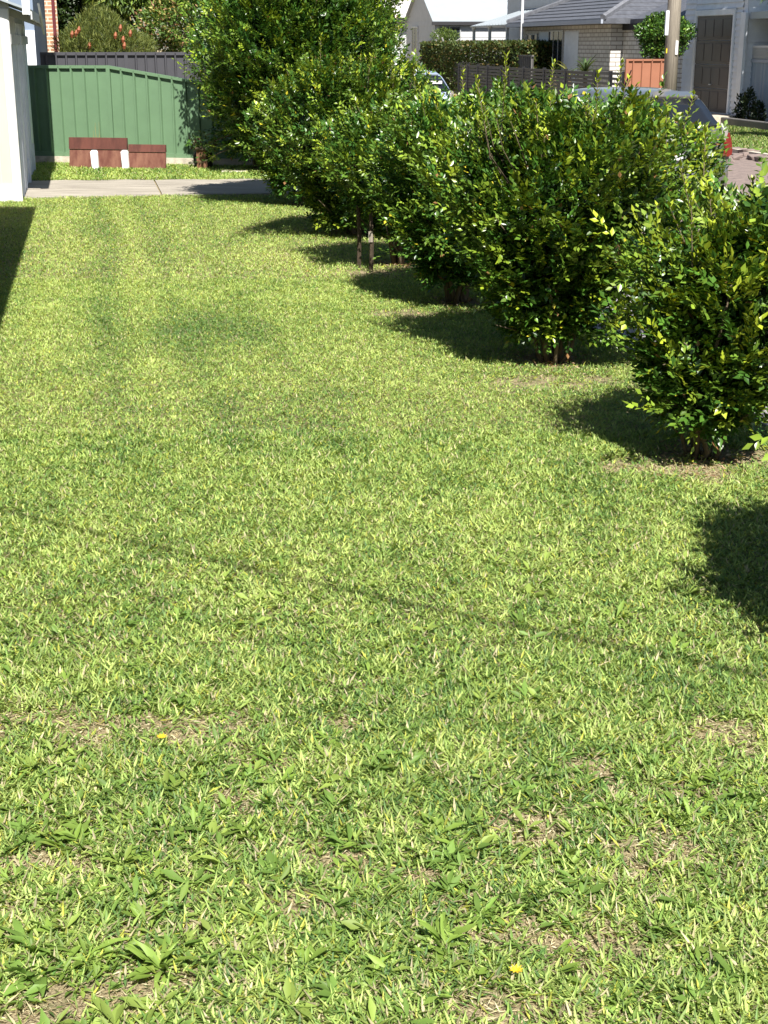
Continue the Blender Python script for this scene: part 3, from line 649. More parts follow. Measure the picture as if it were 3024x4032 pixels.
# ================================================================== GREEN FENCE
A = Vector((-7.3, 26.63, 0)); B2 = Vector((1.2, 25.05, 0)); L0 = (B2 - A).length; fa = math.atan2(B2.y - A.y, B2.x - A.x)
def steel_fence(name, label, org, ang, length, topf, sheet, railm, z0=.08, posts=(), rib=.235, plinth=None, back=.0, group=None, rail_h=.05):
    """front face is local -y; topf(x) gives the height of the top rail"""
    t = thing(name, label, 'fence', org, ang, group)
    b = MB(); x = 0.0; prof = []
    while x < length - .02:
        prof += [(x, 0), (x + rib - .075, 0), (x + rib - .060, -.045), (x + rib - .035, -.045), (x + rib - .022, 0)]
        x += rib
    prof = [p for p in prof if p[0] < length] + [(length, 0)]
    for (xa, ya), (xb, yb) in zip(prof[:-1], prof[1:]):
        b.quad((xa, ya, z0), (xb, yb, z0), (xb, yb, topf(xb) - .02), (xa, ya, topf(xa) - .02))
    b.build('sheet', sheet, t)
    xs = [0.0] + [p for p in posts if 0 < p < length] + [length]
    b = MB()
    for xa, xb in zip(xs[:-1], xs[1:]):
        for (za, zb, dz, yy) in ((topf(xa + .001), topf(xb - .001), rail_h, .05),):
            b.hexa([(xa, -.045, za - dz), (xb, -.045, zb - dz), (xb, .03, zb - dz), (xa, .03, za - dz), (xa, -.045, za), (xb, -.045, zb), (xb, .03, zb), (xa, .03, za)])
    b.build('top_rail', railm, t)
    MB().box(0, length, -.04, .03, z0 - .02, z0 + .05).build('bottom_rail', railm, t)
    for p in posts:
        MB().box(p - .035, p + .035, -.052, .035, 0, topf(p) - .01).build('post', railm, t)
    if plinth: MB().box(0, length, -.10, .06, -.05, z0 - .022).build('plinth', plinth, t)
    return t
def xt(X): return (X - A.x) / math.cos(fa)
kx = xt(-4.84); kx2 = xt(-2.35)
steel_fence('green_fence', 'green ribbed steel fence with a sloping top across the end of the lawn', A, fa, L0,
            lambda x: 1.70 if x < kx else max(1.70 - (x - kx) * .155, 1.18), M['green_steel'], M['green_steel'], z0=.16, posts=[.05, kx, kx + 2.4, kx + 4.8], rib=.232, plinth=M['plinth'])
# rust brown plates and white posts
def plate(label, x0, x1, ztop, zl, y):
    t = thing('rusty_plate', label, 'steel plate', (x0, y, 0), fa, 'rusty plates leaning at the green fence')
    wdt = x1 - x0
    MB().hexa([(0, 0, 0), (wdt, 0, 0), (wdt, .03, 0), (0, .03, 0), (.005, .05, zl), (wdt, .05, zl), (wdt, .08, zl), (.005, .08, zl)]).build('lower_plate', [M['rust_light']], t)
    MB().hexa([(0, .035, zl + .004), (wdt, .035, zl + .004), (wdt, .10, zl + .004), (0, .10, zl + .004), (0, .06, ztop), (wdt, .06, ztop), (wdt, .10, ztop), (0, .10, ztop)]).build('upper_plate', M['rust'], t)
    return t
plate('taller rust brown steel plate on the left in front of the green fence', -5.44, -4.39, .53, .335, 25.22)
plate('lower rust brown steel plate on the right, next to the taller one', -4.385, -3.72, .425, .30, 25.02)
for x, lab in ((-4.94, 'white post in front of the middle of the taller rusty plate'), (-4.42, 'white post where the two rusty plates meet')):
    t = thing('white_post', lab, 'post', (x, 25.0, 0), fa)
    MB().hexa([(-.05, -.05, 0), (.06, -.05, 0), (.06, .02, 0), (-.05, .02, 0), (-.07, -.045, .30), (.055, -.045, .30), (.055, .015, .30), (-.07, .015, .30)]).build('shaft', M['bright_white'], t, bevel=.008)
    MB().hexa([(-.07, -.045, .30), (.055, -.045, .30), (.055, .015, .30), (-.07, .015, .30), (-.04, -.03, .335), (.03, -.03, .335), (.03, .01, .335), (-.04, .01, .335)]).build('cap', M['bright_white'], t)
t = thing('dry_weed', 'dry weed stalks standing behind the taller rusty plate', 'weed', (-4.92, 25.4, 0), 0)
b = MB()
for k in range(7):
    x = random.uniform(-.12, .1); b.tube([(x, 0, 0), (x + random.uniform(-.03, .03), 0, random.uniform(.55, .78))], [.007, .003], 4)
b.build('stalk', mat('dry_stalk', (.22, .22, .09), .9), t)
# pot and brown post
x, y = -3.12, 25.05
t = thing('plant_pot', 'round black pot with a drooping plant behind a short brown post', 'pot', (x, y + .18, 0), 0)
b = MB(); b.tube([(0, 0, .0), (0, 0, .04), (0, 0, .22), (0, 0, .27), (0, 0, .30)], [.12, .155, .175, .165, .13], 16); b.build('bowl', M['rubber'], t, smooth=True)
cloud('foliage', t, (0, -.02, .40), (.22, .18, .12), 160, .10, [(.05, .09, .02), (.12, .07, .04), (.09, .13, .03)], [.5, .25, .25], 5, wf=.3)
t = thing('brown_post', 'short brown timber post with a weathered cap in front of the green fence', 'post', (x, y, 0), fa)
MB().hexa([(-.085, -.03, 0), (.085, -.03, 0), (.085, .04, 0), (-.085, .04, 0), (-.09, -.03, .33), (.075, -.03, .33), (.075, .04, .33), (-.09, .04, .33)]).build('shaft', M['post_brown'], t)
MB().box(-.12, .11, -.06, .07, .332, .37).build('cap', M['bark'], t, bevel=.01)
t = thing('stone_slab', 'small flat pale slab on the grass before the green fence', 'slab', (-2.5, 24.4, 0), .1)
MB().box(-.22, .22, -.14, .14, 0, .045).build('block', M['plinth'], t, bevel=.012)

# ================================================================== BEYOND THE GREEN FENCE (left)
steel_fence('charcoal_fence', 'charcoal ribbed steel fence standing behind the green fence', W(-6.5, 22), ANG, 7.0, lambda x: 1.90, M['charcoal_steel'], M['charcoal_steel'], posts=[.05, 4.35, 6.75], rib=.20, rail_h=.06)
t = thing('neighbour_shed', 'white-fronted outbuilding with shaded blue side seen between the shed and the brick corner', 'outbuilding', W(-3.86, 19.6))
MB().box(-4, 0, .0, 9, 0, 4.0).build('wall', M['shaded_wall'], t)
MB().box(-.26, -.004, -.02, -.002, 0, 2.3).build('front_wall', M['bright_white'], t)
MB().box(-4, .3, -.3, 9, 4.0, 4.15).build('roof', M['roof_metal'], t)
t = thing('brick_house', 'apricot brick house corner with maroon downpipe at upper left', 'house', W(-3.63, 32))
MB().box(-8, 0, 0, 8, 0, 5.0).build('wall', M['brick_orange'], t)
MB().tube([(-.09, -.05, 0), (-.09, -.05, 5)], .045, 8).build('downpipe', M['maroon'], t)
b = MB(); b.hexa([(-8.5, -.6, 4.9), (.6, -.6, 4.9), (.6, 8.6, 4.9), (-8.5, 8.6, 4.9), (-5, 3, 6.6), (-3, 3, 6.6), (-3, 5, 6.6), (-5, 5, 6.6)]); b.build('roof', M['tile_grey'], t)

# bottlebrush
t = thing('bottlebrush_shrub', 'olive green bottlebrush with orange flower spikes above the charcoal fence', 'shrub', W(-2.45, 28.6), 0)
cloud('foliage', t, (0, 0, 1.75), (1.25, 1.0, 1.15), 30000, .12, [(.10, .13, .03), (.16, .19, .045), (.05, .075, .02), (.22, .24, .06)], [.4, .3, .2, .1], 21, wf=.12, updir=.9)
b = MB()
for k in range(5): b.tube([(random.uniform(-.1, .1), 0, 0), (random.uniform(-.7, .7), random.uniform(-.4, .4), 2.2)], [.04, .012], 6)
b.build('trunk', M['bark_dark'], t)
for (dx, z) in ((-.62, 2.28), (-.45, 2.38), (.55, 2.42), (.42, 2.25), (.78, 2.30), (-.22, 2.02), (.62, 2.02), (.60, 2.16), (-.52, 2.30)):
    MB().tube([(dx, -.98, z - .07), (dx + .01, -1.0, z), (dx + .02, -.98, z + .08)], [.03, .045, .02], 7).build('flower_spike', M['flower_o'], t)
def tree(name, label, loc, cr, rads, n, lf, cols, probs, seed, wf=.5, th=None, group=None, mt=None, ud=.4):
    t = thing(name, label, 'tree' if 'tree' in name else 'shrub', loc, 0, group)
    cloud('crown', t, cr, rads, n, lf, cols, probs, seed, wf=wf, material=mt, updir=ud)
    b = MB(); top = cr[2]
    b.tube([(0, 0, 0), (cr[0] * .5 + .05, cr[1] * .5, top * .5), (cr[0], cr[1], top)], [.12 * rads[0] / 1.5 + .04, .09 * rads[0] / 1.5 + .03, .03], 8)
    for k in range(6):
        a = k * 1.05 + seed; b.tube([(cr[0] * .5, cr[1] * .5, top * .55), (cr[0] + math.cos(a) * rads[0] * .6, cr[1] + math.sin(a) * rads[1] * .6, top + math.sin(k * 2) * rads[2] * .4)], [.05, .015], 5)
    b.build('trunk', M['bark'], t); return t
GRN = [(.05, .10, .02), (.09, .16, .03), (.16, .24, .04), (.03, .06, .015)]
tree('mango_tree', 'large-leaved green tree above the bottlebrush', W(-1.3, 31.5), (0, 0, 3.9), (1.7, 1.3, 1.25), 9000, .22, [(.10, .17, .03), (.17, .25, .04), (.05, .09, .02), (.28, .33, .06)], [.4, .3, .2, .1], 31, wf=.28, ud=-.5)
tree('pink_tipped_shrub', 'shrub with pink and cream new leaves behind the charcoal fence', W(-.4, 29.6), (0, 0, 2.5), (1.15, .9, 1.1), 9000, .10, [(.07, .13, .025), (.12, .19, .03), (.45, .25, .15), (.48, .42, .14), (.03, .06, .015)], [.36, .3, .09, .12, .13], 32, wf=.45)
tree('dark_tree', 'dark green tree right of the brick corner', W(-3.0, 33.5), (0, 0, 3.3), (1.6, 1.2, 2.2), 16000, .16, [(.02, .04, .012), (.035, .065, .015), (.05, .09, .02)], [.5, .35, .15], 33)
tree('broad_tree', 'broad mid green tree behind the tallest hedge shrub', W(1.6, 31), (0, 0, 3.0), (2.2, 1.5, 1.9), 20000, .14, GRN, [.35, .35, .15, .15], 34)

# ================================================================== CARS
def car(label, u, v, paint, extra=None):
    t = thing('parked_car', label, 'car', W(u, v, .006), ANG, 'cars parked along the near kerb')
    # stations along the length (y), rear at y=0: (y, half width, sill z, belt z)
    st = [(-.02, .62, .42, .70), (.02, .76, .33, 1.00), (.14, .815, .27, 1.06), (.5, .845, .20, 1.045), (1.2, .85, .18, 1.00), (2.2, .85, .18, .97), (3.0, .845, .18, .94), (3.5, .82, .20, .88), (4.0, .76, .25, .78), (4.22, .60, .35, .62)]
    rings = []
    for y, hw, zs, zb in st:
        pr = [(.80, 0), (.94, .10), (1.0, .30), (1.0, .55), (.985, .72), (.955, .86), (.92, .96), (.80, 1.0)]
        half = [(hw * a, zs + (zb - zs) * f) for a, f in pr]
        rings.append([(x, y, z) for x, z in half] + [(-x, y, z) for x, z in reversed(half)])
    b = MB().loft(rings); body = b.build('body', paint, t, smooth=True, bevel=0)
    m = body.modifiers.new('sub', 'SUBSURF'); m.levels = 1; m.render_levels = 2
    # greenhouse
    gs = [(.05, .76, .96, .73, 1.07), (.20, .765, 1.0, .66, 1.20), (.42, .76, 1.0, .585, 1.43), (.62, .76, .99, .575, 1.475), (1.3, .76, .97, .58, 1.51), (2.0, .76, .95, .57, 1.505), (2.55, .755, .93, .55, 1.44), (3.05, .75, .91, .60, 1.12), (3.3, .73, .88, .68, .93)]
    rings = []
    for y, wb, zb, wt, zt in gs:
        mz = (zb + zt) / 2; rings.append([(wb, y, zb - .03), ((wb + wt) / 2 + .02, y, mz), (wt + .03, y, zt - .05), (wt - .05, y, zt - .006), (wt * .5, y, zt + .012), (-wt * .5, y, zt + .012), (-wt + .05, y, zt - .006), (-wt - .03, y, zt - .05), (-(wb + wt) / 2 - .02, y, mz), (-wb, y, zb - .03)])
    cab = MB().loft(rings).build('cabin', paint, t, smooth=True)
    m = cab.modifiers.new('sub', 'SUBSURF'); m.levels = 1; m.render_levels = 3
    # rear window: curved sheet standing just proud of the sloping tailgate
    def strip(name, pts, mtl, th=.008, nrm=(0, -1, .5)):
        nrm = Vector(nrm).normalized(); q = [Vector(p) for p in pts]; n = len(q)
        vs = [p + nrm * th for p in q] + [p - nrm * th for p in q]
        return MB().add(vs, [tuple(range(n)), tuple(reversed(range(n, 2 * n)))] + [(i, i + n, (i + 1) % n + n, (i + 1) % n) for i in range(n)]).build(name, mtl, t)
    rows = [(.05, .70, 1.075), (.125, .655, 1.18), (.235, .60, 1.30), (.345, .54, 1.405)]
    b = MB(); vs = []
    for y, hw, z in rows:
        for k in range(9):
            f = -1 + k / 4; vs.append((f * hw, y - .035 + .075 * f * f - (.0), z + (.028 * f * f if z < 1.1 else -.012 * f * f)))
    fs = [(r_ * 9 + c, r_ * 9 + c + 1, (r_ + 1) * 9 + c + 1, (r_ + 1) * 9 + c) for r_ in range(3) for c in range(8)]
    o = b.add(vs, fs).build('rear_window', M['car_glass'], t, smooth=True); s = o.modifiers.new('thick', 'SOLIDIFY'); s.thickness = .012; s.offset = 0
    b = MB(); b.hexa([(-.50, .34, 1.40), (.50, .34, 1.40), (.52, .66, 1.44), (-.52, .66, 1.44), (-.49, .32, 1.445), (.49, .32, 1.445), (.50, .66, 1.488), (-.50, .66, 1.488)]); b.build('spoiler', paint, t, bevel=.012)
    for sg in (-1, 1):
        n = (sg, 0, .45)
        strip('side_window', [(sg * .755, .42, 1.06), (sg * .775, 1.35, 1.04), (sg * .66, 1.30, 1.37), (sg * .655, .68, 1.36)][::sg], M['car_glass'], .014, n)
        strip('side_window', [(sg * .775, 1.42, 1.04), (sg * .775, 2.25, 1.01), (sg * .66, 2.15, 1.37), (sg * .66, 1.38, 1.375)][::sg], M['car_glass'], .014, n)
        # tail lamp: housing with a clear upper, a red outer and a grey inner lens
        base = [(.60, .74), (.63, .92), (.68, 1.06), (.74, 1.10), (.80, .98), (.845, .80), (.84, .70), (.72, .68)]
        def lens(nm, pts, mtl, off, yo=0):
            vs = [(sg * x, yo + (-.035 - off + .50 * max(0, x - .66) ** 1.35), z) for x, z in pts]; vb = [(p[0] * .985, p[1] + .10, p[2]) for p in vs]; k = len(vs)
            MB().add(vs + vb, [tuple(range(k)), tuple(reversed(range(k, 2 * k)))] + [(i, i + k, (i + 1) % k + k, (i + 1) % k) for i in range(k)]).build(nm, mtl, lamp)
        lamp = MB().add([(sg * x * .985, .0 + .50 * max(0, x - .66) ** 1.35, z) for x, z in base] + [(sg * x * .97, .12 + .5 * max(0, x - .66) ** 1.35, z) for x, z in base],
                        [tuple(range(8)), tuple(reversed(range(8, 16)))] + [(i, i + 8, (i + 1) % 8 + 8, (i + 1) % 8) for i in range(8)]).build('tail_light', M['grey_lens'], t)
        lens('inner_lens', [(.61, .74), (.625, .90), (.705, .90), (.70, .74)], M['grey_lens'], .004)
        lens('clear_lens', [(.635, .91), (.68, 1.055), (.735, 1.09), (.765, 1.03), (.725, .91)], M['clear_lens'], .008)
        lens('red_lens', [(.71, .745), (.715, .90), (.735, .93), (.765, 1.02), (.785, 1.02), (.815, .95), (.838, .87), (.848, .80), (.845, .76), (.80, .735)], M['red_lens'], .008)
        lens('red_lens', [(.73, .83), (.735, .90), (.80, .90), (.825, .84)], M['red_lens'], .016)
    b = MB()
    for hw, y0, z0, z1 in ((.80, -.10, .40, .63),):
        rg = []
        for f in (-1, -.9, -.6, 0, .6, .9, 1):
            yy = y0 + .20 * abs(f) ** 3.5
            rg.append([(f * hw * 1.06, yy + .04, z0 - .08), (f * hw * 1.06, yy, z0), (f * hw * 1.06, yy - .015, z0 + .12), (f * hw * 1.06, yy + .01, z1), (f * hw * 1.06, yy + .16, z1 + .015), (f * hw * 1.02, yy + .2, z0 - .08)])
        b.loft(rg)
    b.build('bumper', paint, t, smooth=True, bevel=0)
    for sx in (-.615, .615): MB().tube([(sx, -.022, .46), (sx * 1.01, -.022, .74)], .005, 5).build('panel_gap', M['rubber'], t)
    MB().tube([(-.60, -.026, .45), (0, -.032, .44), (.60, -.026, .45)], .005, 5).build('panel_gap', M['rubber'], t)
    MB().box(-.60, .60, -.036, -.024, .85, .865).build('tailgate_garnish', M['grey_lens'], t)
    MB().box(-.187, .187, -.048, -.03, .70, .81).build('number_plate', M['plate'], t, bevel=.004)
    MB().tube([(.36, -.028, .86 - .08), (.36, -.05, .78)], .014, 10).build('lock', M['frame'], t)
    MB().tube([(-.30, .80, 1.50), (-.30, .80, 1.53), (-.27, .66, 1.74)], [.025, .012, .007], 6).build('antenna', M['rubber'], t)
    MB().hexa([(-.28, .06, 1.10), (.22, .03, 1.12), (.22, .04, 1.13), (-.28, .07, 1.11)] * 1 + [(-.28, .075, 1.11), (.22, .045, 1.13), (.22, .05, 1.14), (-.28, .08, 1.12)]).build('rear_wiper', M['rubber'], t)
    for sx in (-.76, .76):
        for y in (.80, 3.35):
            wh = MB().tube([(sx - .1, y, .31), (sx + .1, y, .31)], .315, 20).build('wheel', M['rubber'], t, smooth=False, bevel=.02)
            MB().tube([(sx - .108, y, .31), (sx + .108, y, .31)], .20, 14).build('rim', M['alloy'], wh)
    if extra: extra(t)
    return t
c1 = car('silver hatchback parked at the near kerb with its red tail lamp showing', 3.92, 7.75, M['silver'])
def pale_patch(t): MB().box(.25, .52, .10, .11, 1.24, 1.30).build('window_patch', M['plate'], t)  # small pale patch on the rear window
c2 = car('pale blue car parked farther along the kerb, only its roof showing', 4.0, 21.9, M['blue_car'], pale_patch)

# ================================================================== ACROSS THE STREET
# utility pole
t = thing('utility_pole', 'weathered timber power pole across the road with metal plates', 'utility pole', W(10.25, 23.3, 0), 0)
MB().tube([(0, 0, 0), (-.01, 0, 3), (-.03, 0, 9)], [.165, .155, .13], 16).build('shaft', M['pole'], t, smooth=True)
MB().box(-.20, -.13, -.10, .02, 2.25, 2.78).build('meter_plate', M['shade_blue_board'], t)
MB().tube([(.07, -.145, 1.83), (.07, -.145, 2.13)], .035, 6).build('white_plate', M['bright_white'], t)
MB().box(-.155, -.13, -.10, -.06, 1.86, 1.96).build('yellow_tag', M['flower_y'], t)

# terracotta fence, slat fence, grey fences  (local x runs along -v so the front faces the road)
STREET = ANG - math.pi / 2
steel_fence('terracotta_fence', 'terracotta ribbed steel fence left of the power pole', W(11.5, 29.62), ANG, 1.45, lambda x: 1.67, M['orange_steel'], M['orange_steel'], posts=[.04], rib=.27)
t = thing('slat_fence', 'grey horizontal slat fence with black posts along the far footpath', 'fence', W(11.52, 48.2), STREET)
b = MB(); z = .12; i = 0
while z < 1.25:
    b.box(0, 16.0, -.01, .01, z, z + .08); z += .108
b.build('slat', M['slat'], t)
b = MB(); z = .12
while z < 1.30:
    b.box(16.15, 18.45, -.01, .01, z, z + .07); z += .14
b.build('open_slat', M['charcoal_steel'], t)
for x in (0.02, 1.4, 2.9, 4.3, 6.1, 7.0, 8.9, 11.2, 13.4, 16.08, 17.4, 18.48):
    MB().box(x - .035, x + .035, -.05, .05, 0, 1.34).build('post', M['black_post'], t)
MB().box(-.03, 16.1, -.02, .02, 1.26, 1.29).build('top_rail', M['slat'], t)
steel_fence('grey_fence', 'weathered grey ribbed fence in front of the veranda house', W(13, 47.5), STREET, 4.4, lambda x: 1.68, M['grey_steel'], M['grey_steel'], posts=[.04, 4.3], rib=.25)
steel_fence('low_grey_fence', 'low grey fence at the foot of the clipped hedge', W(12.9, 54.6), STREET, 6.9, lambda x: 1.32, M['grey_steel'], M['grey_steel'], rib=.25)

# clipped hedge
t = thing('clipped_hedge', 'clipped brown-green hedge before the white weatherboard house', 'hedge', W(13.6, 53.0), ANG)
cloud('foliage', t, (0, 0, 1.12), (.75, 8.2, 1.0), 60000, .11, [(.06, .095, .025), (.10, .13, .035), (.15, .11, .035), (.03, .05, .015)], [.35, .3, .15, .2], 41, box=True, wf=.6)
b = MB()
for k in range(9): b.tube([(random.uniform(-.1, .1), -7.4 + k * 1.85, 0), (random.uniform(-.2, .2), -7.4 + k * 1.85, 1.5)], [.06, .02], 6)
b.build('trunk', M['bark_dark'], t)
t = tree('small_street_tree', 'small feathery tree with a pale forked branch above the hedge', W(13.4, 58.5), (0, 0, 2.35), (.55, .5, .38), 2200, .12, [(.10, .16, .03), (.18, .24, .05), (.05, .08, .02)], [.5, .3, .2], 42, wf=.2)
MB().tube([(-.05, -.7, 1.3), (0, -.75, 1.95), (-.14, -.8, 2.35)], [.05, .045, .04], 6).build('branch', M['footpath'], t)
MB().tube([(0, -.75, 1.95), (.45, -.8, 2.15), (.75, -.8, 2.35)], [.04, .03, .015], 6).build('branch', M['footpath'], t)

def gable_house(name, label, u0, v0, wu, wv, ze, rise, wallm, roofm, pitch_b=.2, oh=.4, ridge='v', board=True, drop=.0, cat='house'):
    """box wu (across) by wv (along), origin corner (u0,v0); ridge runs along v or along u"""
    t = thing(name, label, cat, W(u0, v0))
    b = MB(); b.box(0, wu, 0, wv, 0, ze)
    if board:
        b.boards(0, wu, 0, .3, ze, pitch_b, -1); b.boards_x(0, wv, 0, .3, ze, pitch_b, -1)
    if ridge == 'v':
        b.add([(0, 0, ze), (wu, 0, ze), (wu / 2, 0, ze + rise)], [(0, 1, 2)]); b.add([(0, wv, ze), (wu, wv, ze), (wu / 2, wv, ze + rise)], [(0, 2, 1)])
    else:
        b.add([(0, 0, ze), (0, wv, ze), (0, wv / 2, ze + rise)], [(0, 2, 1)]); b.add([(wu, 0, ze), (wu, wv, ze), (wu, wv / 2, ze + rise)], [(0, 1, 2)])
    b.build('wall', wallm, t)
    th = .07; r = MB()
    if ridge == 'v':
        s = rise / (wu / 2); e = ze - oh * s
        for (xa, xb) in ((-oh, wu / 2), (wu + oh, wu / 2)):
            r.hexa([(xa, -oh, e), (xb, -oh, ze + rise), (xb, wv + oh, ze + rise), (xa, wv + oh, e), (xa, -oh, e + th), (xb, -oh, ze + rise + th), (xb, wv + oh, ze + rise + th), (xa, wv + oh, e + th)])
    else:
        s = rise / (wv / 2); e = ze - oh * s
        for (ya, yb) in ((-oh, wv / 2), (wv + oh, wv / 2)):
            r.hexa([(-oh, ya, e), (wu + oh, ya, e), (wu + oh, yb, ze + rise), (-oh, yb, ze + rise), (-oh, ya, e + th), (wu + oh, ya, e + th), (wu + oh, yb, ze + rise + th), (-oh, yb, ze + rise + th)])
    r.build('roof', roofm, t)
    return t, e
def win(t, x0, x1, y, z0, z1, face='y', fr=None, mull=1):
    fr = fr or M['frame']; f = MB(); g = MB(); tt = .05
    if face == 'y':
        for a in ((x0, x1, z0, z0 + tt), (x0, x1, z1 - tt, z1), (x0, x0 + tt, z0 + tt, z1 - tt), (x1 - tt, x1, z0 + tt, z1 - tt)): f.box(a[0], a[1], y - .05, y, a[2], a[3])
        for k in range(mull): xm = x0 + (x1 - x0) * (k + 1) / (mull + 1); f.box(xm - .02, xm + .02, y - .045, y, z0 + tt, z1 - tt)
        g.box(x0 + tt, x1 - tt, y - .03, y - .024, z0 + tt, z1 - tt)
    else:
        for a in ((x0, x1, z0, z0 + tt), (x0, x1, z1 - tt, z1), (x0, x0 + tt, z0 + tt, z1 - tt), (x1 - tt, x1, z0 + tt, z1 - tt)): f.box(y - .05, y, a[0], a[1], a[2], a[3])
        for k in range(mull): xm = x0 + (x1 - x0) * (k + 1) / (mull + 1); f.box(y - .045, y, xm - .02, xm + .02, z0 + tt, z1 - tt)
        g.box(y - .03, y - .024, x0 + tt, x1 - tt, z0 + tt, z1 - tt)
    o = f.build('window', fr, t); g.build('pane', M['glass'], o); return o

# house B: white weatherboards, pale roof
t, e = gable_house('white_house', 'white weatherboard house with pale metal roof behind the clipped hedge', 13.35, 60.2, 8.5, 6.4, 3.12, 1.7, M['white_board'], M['roof_metal'], .26, .16, ridge='u')
win(t, .15, 1.25, -.02, 1.0, 2.9, 'y', M['frame'], 1)
win(t, 3.6, 4.9, -.02, 1.5, 2.9, 'x', M['white'], 1)
MB().box(-.2, 9.0, -.24, -.17, 2.92, 3.07).build('gutter', M['dark'], t)
MB().box(.05, 1.35, -.9, -.06, .0, .55).build('porch', M['plinth'], t)
t, e = gable_house('gabled_house', 'distant white house with beige roof left of the white weatherboard house', 12.7, 70.2, 8, 8, 3.75, 3.2, M['white_board'], M['roof_beige'], .26, .5, ridge='u')
MB().box(-.55, 8.5, -.62, -.52, 3.3, 3.42).build('gutter', M['dark'], t)
MB().box(.8, .95, -.07, -.02, .3, 3.3).build('trim', M['bright_white'], t)
# left gable seen above the hedge
t, e = gable_house('timbered_house', 'farthest house with a strip-timbered grey gable', 10.6, 82, 6, 9, 3.4, 3.0, M['grey_board'], M['roof_beige'], .3, .4, ridge='v')
b = MB()
for k in range(9): b.box(.5 + k * .6, .6 + k * .6, -.05, -.01, 3.4, 3.4 + min(k + .9, 9 - k) * .6)
b.build('gable_strip', M['dark'], t)

# house C: veranda
t, e = gable_house('veranda_house', 'white weatherboard house with a pale hipped veranda roof', 16.2, 49.6, 9, 8.2, 4.3, 1.8, M['white_board'], M['roof_metal'], .3, .3, ridge='u')
win(t, 5.3, 6.6, -.02, .7, 2.3, 'x', M['white'], 1); win(t, 2.6, 3.2, -.02, .4, 2.4, 'x', M['white'], 0); win(t, .7, 1.7, -.02, .9, 2.3, 'x', M['white'], 1)
b = MB(); b.box(-.06, -.02, 3.7, 4.4, .4, 2.45); b.build('door', M['dark'], t)
b = MB()
x0, x1, y0, y1, zl, zh = -2.3, -.02, -1.6, 6.1, 2.82, 3.5
b.add([(x0, y0, zl), (x0, y1, zl), (x1, y1 - .9, zh), (x1, y0 + 1.6, zh), (x1, y0, zl), (x1, y1, zl), (x0, y0, zl - .05), (x0, y1, zl - .05), (x1, y0, zl - .05), (x1, y1, zl - .05)],
      [(0, 3, 2, 1), (0, 4, 3), (1, 2, 5), (0, 1, 7, 6), (0, 6, 8, 4), (6, 7, 9, 8)])
n_s = 11
for k in range(n_s + 1):
    yy = y0 + 1.6 + (y1 - y0 - 2.5) * k / n_s; b.tube([(x0, yy + .02, zl + .02), (x1, yy, zh + .02)], .03, 4)
b.build('veranda_roof', M['roof_metal'], t)
for yy in (-1.45, .6, 3.3, 5.95):
    p = MB(); p.box(x0 + .08, x0 + .19, yy - .055, yy + .055, 0, 2.77); p.hexa([(x0 + .1, yy - .25, 2.70), (x0 + .16, yy - .25, 2.70), (x0 + .16, yy + .25, 2.70), (x0 + .1, yy + .25, 2.70), (x0 + .1, yy - .25, 2.77), (x0 + .16, yy - .25, 2.77), (x0 + .16, yy + .25, 2.77), (x0 + .1, yy + .25, 2.77)]); p.build('veranda_post', M['white'], t)
MB().box(x0 + .02, x1, y0, y1, 0, .42).build('veranda_floor', M['plinth'], t)
MB().box(-.5, -.02, -.35, .05, 3.95, 4.10).build('eave_end', M['roof_beige'], t)

# house D: whitewashed brick, grey tiles
t = thing('brick_cottage', 'whitewashed brick house with grey tiled hip roof behind the slat fence', 'house', W(14.3, 38.6))
b = MB(); b.box(0, 9, 0, 9.9, 0, 2.72); b.box(.43, 9, -11.0, -.002, 0, 2.72); b.build('wall', M['brick_white'], t)
def hip(x0, x1, y0, y1, ze, slope, th=.14):
    hw = (x1 - x0) / 2; zr = ze + hw * slope; xm = (x0 + x1) / 2
    r = MB(); nrow = 26; ntile = .33
    # wavy tile rows, modelled as stepped bands on each slope
    def band(a, b_, c, d):
        n = 16
        for k in range(n):
            f0, f1 = k / n, (k + 1) / n
            p = [Vector(a).lerp(Vector(d), f0), Vector(b_).lerp(Vector(c), f0), Vector(b_).lerp(Vector(c), f1), Vector(a).lerp(Vector(d), f1)]
            up = Vector((0, 0, .035)); r.add([p[0] + up, p[1] + up, p[2] + Vector((0, 0, .003)), p[3] + Vector((0, 0, .003)), p[0], p[1]], [(0, 1, 2, 3), (4, 5, 1, 0)])
    A_, B_, C_, D_ = (x0, y0, ze), (x0, y1, ze), (x1, y1, ze), (x1, y0, ze); E1, E2 = (xm, y0 + hw, zr), (xm, y1 - hw, zr)
    band(B_, A_, E1, E2); band(A_, D_, E1, E1); band(C_, B_, E2, E2); band(D_, C_, E2, E1)
    r.add([A_, B_, C_, D_, (x0, y0, ze - th), (x0, y1, ze - th), (x1, y1, ze - th), (x1, y0, ze - th)], [(4, 5, 6, 7), (0, 4, 7, 3), (0, 1, 5, 4), (1, 2, 6, 5), (2, 3, 7, 6)])
    caps = MB()
    for p, q in ((A_, E1), (B_, E2), (E1, E2), (D_, E1), (C_, E2)):
        caps.tube([Vector(p) + Vector((0, 0, .05)), Vector(q) + Vector((0, 0, .05))], .11, 6)
    return r, caps
r, c_ = hip(-.55, 9.5, -.68, 10.6, 2.84, .42); ro = r.build('roof', M['tile_grey'], t); c_.build('ridge_cap', M['tile_cap'], ro)
b = MB(); b.hexa([(.40, -11.6, 2.70), (6, -11.6, 5.0), (6, -.7, 5.0), (.40, -.7, 2.70), (.40, -11.6, 2.84), (6, -11.6, 5.14), (6, -.7, 5.14), (.40, -.7, 2.84)]); b.build('side_roof', M['tile_grey'], t)
b = MB(); b.box(-.62, -.552, -.7, 10.62, 2.70, 2.83); b.build('gutter', M['grey_board'], t)
